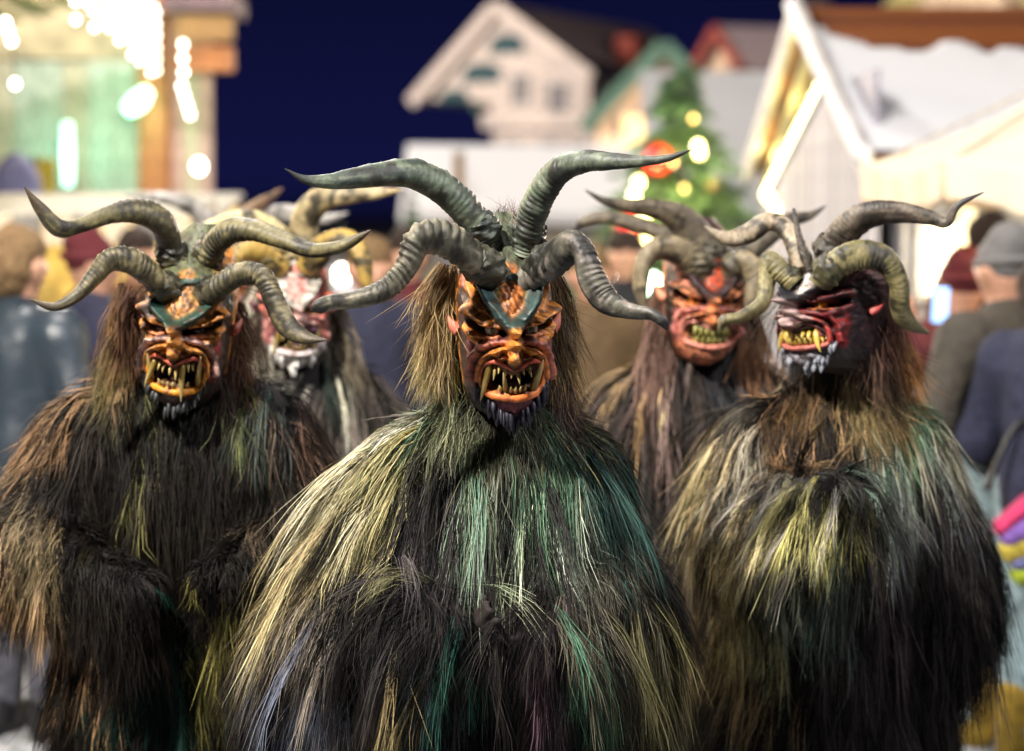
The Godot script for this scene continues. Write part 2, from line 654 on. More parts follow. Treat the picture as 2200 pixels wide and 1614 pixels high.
# a horn through control points given as frame places: [px, py, nearer, width]
func horn(parent: Node3D, off: Vector3, d: float, ctrl: Array, look: Dictionary, seed_: int) -> void:
	var pts := []
	var rad := []
	for q in ctrl:
		pts.append(at(q[0], q[1], d - q[2]) - off)
		rad.append(q[3] * 0.55 * d / FOCAL)
	var ridges: float = look.get("ridges", 30.0)
	var amp: float = look.get("amp", 0.07)
	var turns: float = look.get("turns", 0.4)
	var knob: float = look.get("knob", 0.0)
	var shape := func(t: float, a: float) -> float:
		var u := a + turns * TAU * t + seed_
		var fade := clampf(1.25 - t * 1.5, 0.0, 1.0)
		var wob := noise.get_noise_3d(cos(u) * 18.0, sin(u) * 18.0, t * 140.0 + seed_ * 31.0)
		var ph := t * ridges + 0.22 * sin(u) + wob * 0.5
		var saw := absf(fposmod(ph + 1.1 * noise.get_noise_2d(t * 260.0, seed_ * 13.0) + 0.4 * noise.get_noise_2d(t * 900.0, seed_ * 17.0), 1.0) - 0.5) * 2.0
		var k := 1.0 + amp * fade * (pow(saw, 0.7) - 0.5) * (0.7 + 1.3 * wob + 0.4 * cos(u)) + 0.09 * wob
		k *= 1.0 + 0.16 * cos(u) + 0.12 * cos(2.0 * u)
		if knob > 0.0:
			var side := maxf(cos(u), 0.0)
			var lump := absf(fposmod(t * ridges * 0.22 + 0.1 * wob, 1.0) - 0.5) * 2.0
			k += knob * fade * side * side * (lump * lump - 0.25)
		k += 0.035 * fine.get_noise_3d(cos(u) * 60.0, sin(u) * 60.0, t * 900.0)
		return k
	var ca: Color = look.col
	var cb: Color = look.col2
	var tip: Color = look.tip
	var paint := func(t: float, a: float, q: Vector3) -> Color:
		var m := smoothstep(-0.25, 0.35, noise.get_noise_3d(q.x * 900.0, q.y * 900.0, q.z * 900.0 + seed_ * 7.0))
		var col := ca.lerp(cb, m)
		var streak := fine.get_noise_3d(cos(a) * 40.0, sin(a) * 40.0, t * 260.0 + seed_)
		col = col.lerp(look.get("worn", ca), clampf(streak * 1.6, 0.0, 0.75))
		col = col.lerp(rgb(34, 32, 28), 0.75 * smoothstep(0.05, 0.4, noise.get_noise_3d(q.x * 1500.0 + 90.0, q.y * 1500.0, q.z * 1500.0)))
		col = col.lerp(tip, smoothstep(0.78, 0.97, t))
		col = col * (1.0 + 0.25 * fine.get_noise_3d(q.x * 4000.0, q.y * 4000.0, q.z * 4000.0))
		col.a = 1.0
		return col
	var hn := put("horn", tube(pts, rad, look.get("rings", 200), look.get("around", 28), shape, paint), M.horn, parent)
	# the moulded skin that holds the horn at its root
	var n := pts.size() - 1.0
	var root := []
	for q in 4: root.append(catmull(pts, (0.25 + 0.28 * q) / n))
	var rr: float = rad[1]
	put("horn_root", tube(root, [rr * 0.9, rr * 1.2, rr * 1.1, rr * 0.95], 26, 26, func(t: float, a: float) -> float:
		return 1.0 + 0.34 * noise.get_noise_3d(cos(a) * 130.0, sin(a) * 130.0, t * 190.0 + seed_) + 0.14 * sin(a * 7.0 + 3.0 * noise.get_noise_2d(t * 200.0, seed_)) * t, func(_t: float, _a: float, q: Vector3) -> Color:
		var w := rgb(52, 52, 42).lerp(ca, 0.55) * (1.0 + 0.9 * noise.get_noise_3dv(q * 1500.0))
		w.a = 1.0
		return w), M.horn, hn)

# builds a carved mask with eyes, lips, teeth and chin spikes under parent; x-form places the template
func mask(parent: Node3D, xf: Transform3D, k: Dictionary, seed_: int) -> MeshInstance3D:
	var m := put("mask", carve(k, seed_), M.mask, parent, xf)
	var gape: float = k.get("gape", 1.0)
	for s in [-1, 1]:
		var e := SphereMesh.new()
		e.radius = 0.0145
		e.height = 0.029
		e.radial_segments = 20
		e.rings = 12
		var where := face_point(s * 52.0, -11.5, -0.0115)
		var eye := put("eye", e, M[k.get("eye", "eye")], m, Transform3D(Basis(), where))
		var iris := SphereMesh.new()
		iris.radius = 0.0062
		iris.height = 0.005
		iris.radial_segments = 14
		iris.rings = 6
		var look := Basis(Vector3.RIGHT, PI / 2 + 0.2)
		put("iris", iris, M[k.get("iris", "iris")], eye, Transform3D(look, Vector3(0, -0.002, 0.0122)))
		# ear
		var ear := []
		var es := 0.62
		for q in [[0.0, 0.0, 0.0], [0.014, 0.012, -0.008], [0.026, 0.030, -0.02], [0.034, 0.048, -0.03]]:
			ear.append(face_point(s * 160.0, -18.0) + Vector3(s * q[0], q[1], q[2]) * es)
		var ecol: Color = k.ear
		put("ear", tube(ear, [0.011, 0.011, 0.006, 0.001], 12, 12, func(_t: float, a: float) -> float: return 0.55 + 0.45 * absf(cos(a)), func(_t: float, _a: float, q: Vector3) -> Color: return ecol * (1.0 + 0.3 * noise.get_noise_3dv(q * 1500.0))), M.mask, m)
	# lips
	var lo_y := -104.0 - 38.0 * gape
	var lower := [[-77, -96], [-75, -116], [-58, lo_y + 8], [-26, lo_y - 1], [0, lo_y - 3], [26, lo_y - 1], [58, lo_y + 8], [75, -116], [77, -96]]
	var upper := [[-77, -98], [-66, -80], [-44, -72], [-20, -80], [0, -90], [20, -80], [44, -72], [66, -80], [77, -98]]
	for side in [[lower, "lower_lip", k.lip, 0.0062], [upper, "upper_lip", k.lip_up, 0.0042]]:
		var pts := []
		for q in side[0]: pts.append(face_point(q[0] * k.get("wide", 1.0), q[1], 0.004))
		var r: float = side[3]
		var col: Color = side[2]
		put(side[1], tube(pts, [r * 0.5, r * 0.8, r, r, r, r, r, r * 0.8, r * 0.5], 60, 12, func(t: float, a: float) -> float: return 1.0 + 0.35 * noise.get_noise_3d(t * 700.0, sin(a) * 30.0, seed_), func(_t: float, _a: float, q: Vector3) -> Color:
			var w := col.lerp(rgb(70, 40, 34), 0.6 * smoothstep(0.05, 0.4, noise.get_noise_3dv(q * 3000.0))) * (1.0 + 0.3 * noise.get_noise_3dv(q * 1400.0))
			w.a = 1.0
			return w), M.mask, m)
	# gums and tongue
	var gum := []
	for q in [[-56, 0], [-30, -4], [0, -6], [30, -4], [56, 0]]: gum.append(face_point(q[0], lo_y + 14 + q[1], -0.016))
	put("gum", tube(gum, [0.006, 0.009, 0.010, 0.009, 0.006], 16, 8, null, func(_t, _a, _q) -> Color: return k.gum), M.mask, m)
	var gum2 := []
	for q in [[-56, -86], [-30, -82], [0, -92], [30, -82], [56, -86]]: gum2.append(face_point(q[0], q[1], -0.014))
	put("gum", tube(gum2, [0.006, 0.008, 0.008, 0.008, 0.006], 16, 8, null, func(_t, _a, _q) -> Color: return k.gum), M.mask, m)
	var tg := []
	for q in [[0, -70, -0.06], [2, -110, -0.04], [0, lo_y + 20, -0.018]]: tg.append(face_point(q[0], q[1], q[2]))
	put("tongue", tube(tg, [0.014, 0.020, 0.010], 10, 12, func(_t, a) -> float: return 0.6 + 0.4 * absf(cos(a)), func(_t, _a, _q) -> Color: return k.inside * 1.6), M.mask, m)
	# teeth: [x0, y0, x1, y1, radius, forward]
	for t in k.teeth:
		var a := face_point(t[0], t[1], -0.014 if t.size() < 7 else -0.004)
		var b := face_point(t[2], t[3], t[5])
		put("fang" if t[4] > 0.0052 else "tooth", spike(a, b, t[4], Vector3(0, 0, 0.005), k.tooth, k.tooth_tip), M.tooth, m)
	# spikes of the carved beard
	for q in k.get("spikes", 34):
		var u := rng.randf_range(-1.0, 1.0)
		var x := u * 92.0
		var y := lerpf(-184.0, -112.0, pow(absf(u), 1.8)) + rng.randf_range(-6, 12)
		var a := face_point(x, y, 0.0)
		var b := a + Vector3(u * 0.006, -rng.randf_range(0.016, 0.032), rng.randf_range(0.002, 0.014))
		put("beard_spike", spike(a, b, rng.randf_range(0.0045, 0.0075), Vector3(0, 0, 0.003), k.beard, k.beard), M.mask, m)
	return m

# ------------------------------------------------------------------ costumed figures
# spec: d distance; bones [[px,py,near],[px,py,near],ra,rb] in frame places; patches of hair colour [px,py,rx,ry,weight,color,tip]
func bones_of(spec: Dictionary) -> Array:
	var out := []
	for b in spec.bones:
		var e := []
		for k in 2:
			var q: Array = b[k]
			if q.size() == 4: e.append(Vector3(at(q[0], 900, spec.d - q[2]).x, q[3], -(spec.d - q[2])))
			else: e.append(at(q[0], q[1], spec.d - q[2]))
		out.append([e[0], e[1], b[2], b[3]])
	return out

func frame_of(p: Vector3) -> Vector2:
	# where a place of the body lies across the costume, in the units of the colour patches
	var v := (p - Vector3(0, EYE, 0)).rotated(Vector3.RIGHT, TILT)
	return Vector2(1100.0 + v.x / -v.z * FOCAL, 807.0 - v.y / -v.z * FOCAL)

func costumed(spec: Dictionary) -> Node3D:
	var t0 := Time.get_ticks_msec()
	rng.seed = spec.seed
	var d: float = spec.d
	var foot := at(spec.x, 900, d)
	foot.y = 0.0
	var o := thing("person", spec.label, "person", foot, 0.0, spec.get("group", ""))
	var bones := bones_of(spec)
	var f := Field.new()
	f.setup(bones, spec.get("cell", 0.028), 0.06)
	var r := net(f, foot)
	put("body", array_mesh(r[0], r[1], PackedColorArray(), r[2]), M.hide, o)
	# fur
	var V: PackedVector3Array = r[0]
	var N: PackedVector3Array = r[1]
	var IX: PackedInt32Array = r[2]
	var cdf := PackedFloat32Array()
	var sum := 0.0
	var head_y: float = at(spec.head[0], spec.head[1], d).y
	var low: float = at(1100, 1640, d).y
	for k in range(0, IX.size(), 3):
		var a := V[IX[k]]
		var area := (V[IX[k + 1]] - a).cross(V[IX[k + 2]] - a).length()
		var nz := N[IX[k]].z
		var w := 1.0 if nz > -0.2 else 0.16
		if a.y > head_y - 0.02: w = 0.12
		if a.y < low - 0.12: w *= 0.1
		if a.y < 0.12: w = 0.0
		sum += area * w
		cdf.append(sum)
	var h := Hair.new()
	var total: int = spec.locks
	for q in total:
		var k := cdf.bsearch(rng.randf() * sum)
		k = mini(k, cdf.size() - 1) * 3
		var u := rng.randf()
		var w := rng.randf()
		if u + w > 1.0:
			u = 1.0 - u
			w = 1.0 - w
		var p := V[IX[k]] * (1.0 - u - w) + V[IX[k + 1]] * u + V[IX[k + 2]] * w + foot
		var nrm := N[IX[k]]
		var fp := frame_of(p)
		var bald := false
		for z in spec.get("bald", []):
			if Vector2((fp.x - z[0]) / z[2], (fp.y - z[1]) / z[3]).length_squared() < 1.0 and nrm.z > -0.3: bald = true
		if bald: continue
		var down := Vector3(0, -1, 0)
		var dir := down - nrm * down.dot(nrm) * 0.8
		dir += Vector3(rng.randf_range(-0.22, 0.22) + 1.6 * noise.get_noise_3d(p.x * 320.0, p.y * 200.0, p.z * 260.0 + 77.0), 0.0, rng.randf_range(-0.15, 0.3))
		var length: float = spec.length * rng.randf_range(0.45, 1.3)
		var weight: float = spec.get("weight", 0.35)
		for fl in spec.get("flow", []):
			var e := Vector2((fp.x - fl[0]) / fl[2], (fp.y - fl[1]) / fl[3]).length_squared()
			if e < 1.0:
				var m := 1.0 - e
				dir = dir.lerp(Vector3(fl[4], fl[5], fl[6]), minf(1.0, m * 1.6))
				length *= lerpf(1.0, fl[7], m)
				weight = lerpf(weight, fl[8], m)
		var stray := rng.randf() < 0.07
		if stray:
			length *= 1.35
			dir += nrm * 0.3
		var g2 := grow(f, p, nrm, dir, length, 6, weight, spec.get("wave", 0.16))
		fp = frame_of(g2[3])
		# colour: one of the patches, by chance and nearness
		var c0: Color = spec.base
		var c1: Color = spec.get("base_tip", spec.base * 1.25)
		var clumps := noise.get_noise_3d(p.x * 900.0, p.y * 160.0, p.z * 900.0 + spec.seed)
		var pick := rng.randf() * 0.35 + clampf(0.5 + clumps * 1.3, 0.0, 1.0) * 0.65
		for pt in spec.patches:
			var e := Vector2((fp.x - pt[0]) / pt[2], (fp.y - pt[1]) / pt[3]).length_squared()
			var g: float = minf(pt[4] * 1.35, 0.97) * exp(-e)
			if pick < g:
				c0 = pt[5]
				c1 = pt[6]
				break
			pick = (pick - g) / maxf(1.0 - g, 0.01)
		# every lock has its own shade of that colour; a few long ones are lightened as painted highlights
		var shade := lerpf(0.28, 1.4, pow(rng.randf(), 1.25))
		if stray: shade = rng.randf_range(1.1, 1.45)
		c0 = c0.lerp(Color(c0.v, c0.v, c0.v) * 0.8, 0.3)
		c1 = c1.lerp(Color(c1.v, c1.v, c1.v) * 0.85, 0.3)
		lock(h, g2, nrm, rng.randf_range(0.007, 0.024), spec.strands, spec.segs, c0 * shade, c1 * shade * 1.1, spec.width, 0.026, rng.randf_range(0.7, 0.97))
	# wig: [px, py, near, spread, count, dirx, diry, dirz, length, colour, tip]
	for w in spec.wig:
		for q in w[4]:
			var p := at(w[0] + rng.randf_range(-1, 1) * w[3], w[1] + rng.randf_range(-1, 1) * w[3] * w[11], d - w[2] + rng.randf_range(-0.03, 0.03))
			var dir := Vector3(w[5] + rng.randf_range(-0.2, 0.2), w[6], w[7] + rng.randf_range(-0.15, 0.15))
			var g2 := grow(f, p, Vector3(w[5] * 0.5, 0.1, 0.8).normalized(), dir, w[8] * rng.randf_range(0.35, 1.15), 7, 0.22, 0.34)
			lock(h, g2, Vector3(w[5] * 0.4, 0.1, 1.0).normalized(), rng.randf_range(0.004, 0.012), int(spec.strands * 0.6), spec.segs, w[9], w[10], spec.width, 0.03)
	var fur := put("fur_coat", hair_mesh(h, foot), M.fur, o)
	fur.set_meta("kind", "stuff")
	for gl in spec.get("gloves", []):
		var wr := at(gl[0], gl[1], d - gl[2]) - foot
		put("glove", array_from(netted(hand_bones(wr, Vector3(gl[3], -0.25, 0.5).normalized(), Vector3(0, 0.6, 0.8).normalized(), gl[3], 1.2), 0.0062, 0.011)), M.glove, o)
	# mask and horns
	var hd: Array = spec.head
	var xf := Transform3D(Basis.from_euler(Vector3(deg_to_rad(hd[3]), deg_to_rad(hd[4]), deg_to_rad(hd[5]))).scaled_local(hd[6] if hd[6] is Vector3 else Vector3.ONE * hd[6]), at(hd[0], hd[1], d - hd[2]) - foot)
	var m := mask(o, xf, spec.mask, spec.seed)
	for k in spec.horns.size():
		horn(o, foot, d - hd[2], spec.horns[k].p, spec.horns[k].look, spec.seed + k * 3)
	print(spec.label, " ", h.ix.size() / 3, " triangles of hair, ms ", Time.get_ticks_msec() - t0)
	return o

# ------------------------------------------------------------------ the cast
func horn_look(col: Color, col2: Color, tip: Color, ridges: float, amp: float, turns: float, knob: float, worn: Color) -> Dictionary:
	return {"col": col, "col2": col2, "tip": tip, "ridges": ridges, "amp": amp, "turns": turns, "knob": knob, "worn": worn}

func legs(x: float, near: float, spread: float) -> Array:
	# trouser legs and boots down to the ground: a place with four numbers carries a height in metres
	var L := []
	for s in [-1.0, 1.0]:
		L.append([[x + s * spread, 0, near, 0.92], [x + s * spread * 1.15, 0, near + 0.04, 0.50], 0.13, 0.105])
		L.append([[x + s * spread * 1.15, 0, near + 0.04, 0.50], [x + s * spread * 1.2, 0, near, 0.12], 0.105, 0.10])
		L.append([[x + s * spread * 1.2, 0, near, 0.06], [x + s * spread * 1.25, 0, near + 0.17, 0.05], 0.06, 0.05])
	return L

func center_figure() -> Dictionary:
	var grey := rgb(92, 100, 84)
	var up := horn_look(rgb(50, 58, 52), rgb(84, 94, 78), rgb(40, 40, 40), 46.0, 0.07, 0.12, 0.26, rgb(112, 118, 98))
	var lowl := horn_look(rgb(62, 60, 48), rgb(100, 96, 80), rgb(46, 42, 42), 34.0, 0.24, 0.85, 0.0, rgb(150, 142, 122))
	var lowr := horn_look(rgb(58, 58, 52), rgb(92, 90, 78), rgb(42, 40, 42), 34.0, 0.24, -0.85, 0.0, rgb(136, 126, 118))
	return {
		"seed": 11, "d": 4.7, "x": 1075.0, "label": "front figure in green and straw fur coat with orange snarling mask and four dark horns",
		"group": "costumed figures of the horned parade",
		"locks": 6400, "strands": 20, "segs": 4, "width": 0.0016, "length": 0.25, "wave": 0.2, "weight": 0.34,
		"base": rgb(24, 22, 21), "base_tip": rgb(42, 37, 35),
		"bones": [
			[[1078, 690, -0.06], [1080, 800, -0.07], 0.095, 0.09],
			[[1078, 840, -0.06], [1072, 980, -0.07], 0.09, 0.12],
			[[1072, 1070, -0.05], [1068, 1250, -0.05], 0.165, 0.165],
			[[1068, 1250, -0.05], [1062, 1520, -0.05], 0.165, 0.19],
			[[935, 1035, -0.07], [1190, 1035, -0.07], 0.105, 0.105],
			[[880, 1055, -0.05], [712, 1290, 0.0], 0.10, 0.08],
			[[1215, 1055, -0.05], [1312, 1300, 0.0], 0.095, 0.08],
			[[715, 1290, 0.0], [985, 1345, 0.22], 0.085, 0.05],
			[[1310, 1300, 0.0], [1160, 1345, 0.22], 0.085, 0.05],
		] + legs(1062, -0.05, 125),
		"flow": [
			[640, 1250, 190, 260, -0.75, -0.9, 0.1, 1.0, 0.26], [1400, 1450, 150, 200, 0.45, -0.9, 0.1, 1.0, 0.34],
			[800, 960, 200, 130, -0.8, -0.5, 0.25, 1.35, 0.3], [1080, 1010, 190, 150, 0.0, -0.7, 0.5, 1.5, 0.34],
			[1075, 1335, 120, 75, 0.0, -1.0, 0.0, 0.25, 0.5],
		],
		"patches": [
			[765, 915, 95, 60, 0.75, rgb(196, 188, 164), rgb(208, 200, 176)],  # shoulder highlight painted into the hair colour
			[700, 1040, 75, 120, 0.85, rgb(178, 166, 124), rgb(198, 184, 136)],
			[770, 1110, 90, 130, 0.75, rgb(140, 134, 84), rgb(178, 160, 96)],
			[830, 1060, 60, 150, 0.45, rgb(120, 124, 84), rgb(150, 142, 84)],
			[590, 1240, 110, 110, 0.7, rgb(120, 102, 74), rgb(180, 158, 96)],
			[820, 900, 110, 60, 0.7, rgb(66, 98, 64), rgb(96, 118, 78)],
			[850, 960, 60, 60, 0.5, rgb(34, 66, 58), rgb(58, 88, 70)],
			[960, 980, 90, 110, 0.85, rgb(94, 104, 70), rgb(140, 140, 98)],
			[1080, 990, 90, 120, 0.7, rgb(78, 80, 66), rgb(104, 104, 84)],
			[1165, 1040, 55, 120, 0.75, rgb(44, 78, 56), rgb(78, 112, 78)],
			[1030, 1140, 70, 60, 0.8, rgb(52, 92, 72), rgb(124, 150, 118)],
			[1105, 1170, 55, 60, 0.85, rgb(80, 110, 80), rgb(206, 214, 158)],
			[1205, 1150, 60, 70, 0.85, rgb(74, 104, 80), rgb(190, 200, 168)],
			[1250, 960, 60, 80, 0.5, rgb(70, 76, 50), rgb(122, 118, 70)],
			[1330, 1100, 90, 130, 0.75, rgb(28, 58, 54), rgb(44, 76, 66)],
			[1320, 930, 40, 110, 0.55, rgb(96, 68, 54), rgb(140, 104, 88)],
			[1310, 1300, 110, 170, 0.6, rgb(66, 62, 50), rgb(92, 86, 68)],
			[1420, 1470, 90, 120, 0.6, rgb(70, 66, 38), rgb(98, 92, 50)],
			[1270, 1480, 70, 80, 0.4, rgb(30, 74, 56), rgb(64, 112, 78)],
			[620, 1380, 90, 130, 0.65, rgb(94, 84, 74), rgb(134, 122, 106)],
			[660, 1520, 80, 80, 0.55, rgb(62, 66, 84), rgb(98, 106, 122)],
			[880, 1180, 90, 120, 0.6, rgb(48, 44, 46), rgb(74, 68, 68)],
			[1180, 1440, 70, 120, 0.5, rgb(64, 46, 56), rgb(92, 66, 78)],
			[1000, 1440, 50, 90, 0.5, rgb(24, 66, 56), rgb(44, 92, 74)],
			[820, 1560, 60, 60, 0.5, rgb(96, 82, 50), rgb(132, 112, 62)],
			[900, 1560, 90, 90, 0.4, rgb(34, 48, 56), rgb(46, 68, 70)],
		],
		"wig": [
			[962, 590, 0.03, 16, 60, -0.4, -1.0, 0.1, 0.20, rgb(112, 90, 60), rgb(190, 164, 116), 1.6],
			[952, 670, 0.0, 14, 56, -0.3, -1.0, 0.1, 0.18, rgb(140, 118, 80), rgb(206, 184, 138), 2.4],
			[945, 700, -0.03, 16, 40, -0.2, -1.0, 0.15, 0.17, rgb(110, 98, 62), rgb(150, 134, 90), 2.0],
			[960, 640, -0.04, 14, 30, -0.1, -1.0, 0.2, 0.25, rgb(96, 92, 40), rgb(140, 130, 60), 1.5],
			[1192, 610, -0.02, 16, 60, 0.25, -1.0, 0.05, 0.20, rgb(66, 52, 34), rgb(120, 96, 60), 2.0],
			[1190, 690, -0.03, 16, 60, 0.2, -1.0, 0.05, 0.22, rgb(94, 74, 48), rgb(166, 138, 94), 2.4],
			[1180, 780, -0.03, 14, 40, 0.25, -1.0, 0.1, 0.22, rgb(54, 44, 44), rgb(90, 74, 66), 2.0],
			[1085, 880, 0.0, 75, 90, 0.0, -1.0, 0.25, 0.22, rgb(42, 42, 34), rgb(92, 94, 68), 0.25],
			[1100, 492, -0.12, 50, 26, 0.0, 0.35, -0.2, 0.07, rgb(56, 40, 34), rgb(86, 62, 50), 0.2],
		],
		"bald": [[1085, 780, 118, 104]],
		"gloves": [[1022, 1306, 0.20, 1.0], [1142, 1308, 0.20, -1.0]],
		"head": [1087, 690, 0.08, 0.0, 8.0, 1.0, Vector3(0.92, 1.08, 0.97)],
		"mask": {
			"base": rgb(204, 126, 52), "crown": rgb(80, 90, 70), "plate_edge": rgb(186, 78, 60), "plate": rgb(204, 126, 52), "side": rgb(70, 56, 50),
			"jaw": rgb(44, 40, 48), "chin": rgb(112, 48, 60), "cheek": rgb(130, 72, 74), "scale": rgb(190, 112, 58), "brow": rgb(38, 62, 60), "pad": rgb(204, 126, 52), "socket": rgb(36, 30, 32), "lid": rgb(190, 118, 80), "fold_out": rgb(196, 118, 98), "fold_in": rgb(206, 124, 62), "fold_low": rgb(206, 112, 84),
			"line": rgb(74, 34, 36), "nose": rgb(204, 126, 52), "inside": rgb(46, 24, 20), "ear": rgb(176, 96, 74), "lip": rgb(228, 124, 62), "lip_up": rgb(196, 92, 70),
			"gum": rgb(96, 72, 44), "tooth": rgb(120, 98, 44), "tooth_tip": rgb(206, 184, 124), "beard": rgb(46, 44, 54), "spikes": 70,
			"teeth": [
				[-58, -78, -64, -152, 0.0072, 0.022, 1], [-66, -76, -70, -128, 0.0055, 0.010], [-48, -78, -46, -108, 0.0045, 0.004], [-36, -76, -36, -96, 0.004, 0.002],
				[-20, -132, -24, -92, 0.0058, 0.010], [-22, -80, -20, -100, 0.004, 0.004], [-6, -88, -8, -106, 0.004, 0.004], [8, -86, 10, -116, 0.0052, 0.010], [22, -82, 22, -100, 0.004, 0.004],
				[50, -130, 58, -70, 0.0082, 0.020, 1], [40, -80, 40, -104, 0.0045, 0.004],
				[-8, -134, -8, -120, 0.0048, 0.0], [4, -135, 4, -121, 0.0048, 0.0], [16, -134, 16, -120, 0.0048, 0.0], [28, -132, 29, -116, 0.0048, 0.0], [-34, -132, -34, -118, 0.0046, 0.0],
			],
		},
		"horns": [
			{"p": [[1052, 530, -0.02, 66], [1020, 478, 0.0, 66], [965, 420, 0.02, 66], [905, 384, 0.05, 62], [850, 376, 0.09, 50], [780, 383, 0.12, 40], [710, 392, 0.15, 27], [655, 387, 0.17, 15], [613, 363, 0.18, 2]], "look": up},
			{"p": [[1128, 535, -0.02, 62], [1138, 478, 0.0, 62], [1163, 415, 0.02, 62], [1203, 363, 0.05, 58], [1256, 344, 0.09, 46], [1320, 345, 0.12, 34], [1380, 345, 0.15, 24], [1440, 338, 0.17, 15], [1488, 320, 0.18, 2]], "look": up},
			{"p": [[1072, 596, 0.04, 64], [1020, 560, 0.10, 64], [960, 520, 0.15, 60], [905, 520, 0.18, 54], [875, 575, 0.19, 48], [830, 618, 0.20, 44], [770, 640, 0.22, 32], [710, 648, 0.24, 26], [682, 658, 0.25, 25], [668, 668, 0.25, 6]], "look": lowl},
			{"p": [[1138, 590, 0.04, 58], [1185, 555, 0.10, 58], [1228, 522, 0.15, 54], [1252, 545, 0.18, 46], [1268, 600, 0.19, 50], [1300, 648, 0.20, 46], [1350, 670, 0.22, 30], [1398, 676, 0.24, 25], [1424, 690, 0.25, 22], [1434, 709, 0.25, 4]], "look": lowr},
		],
	}

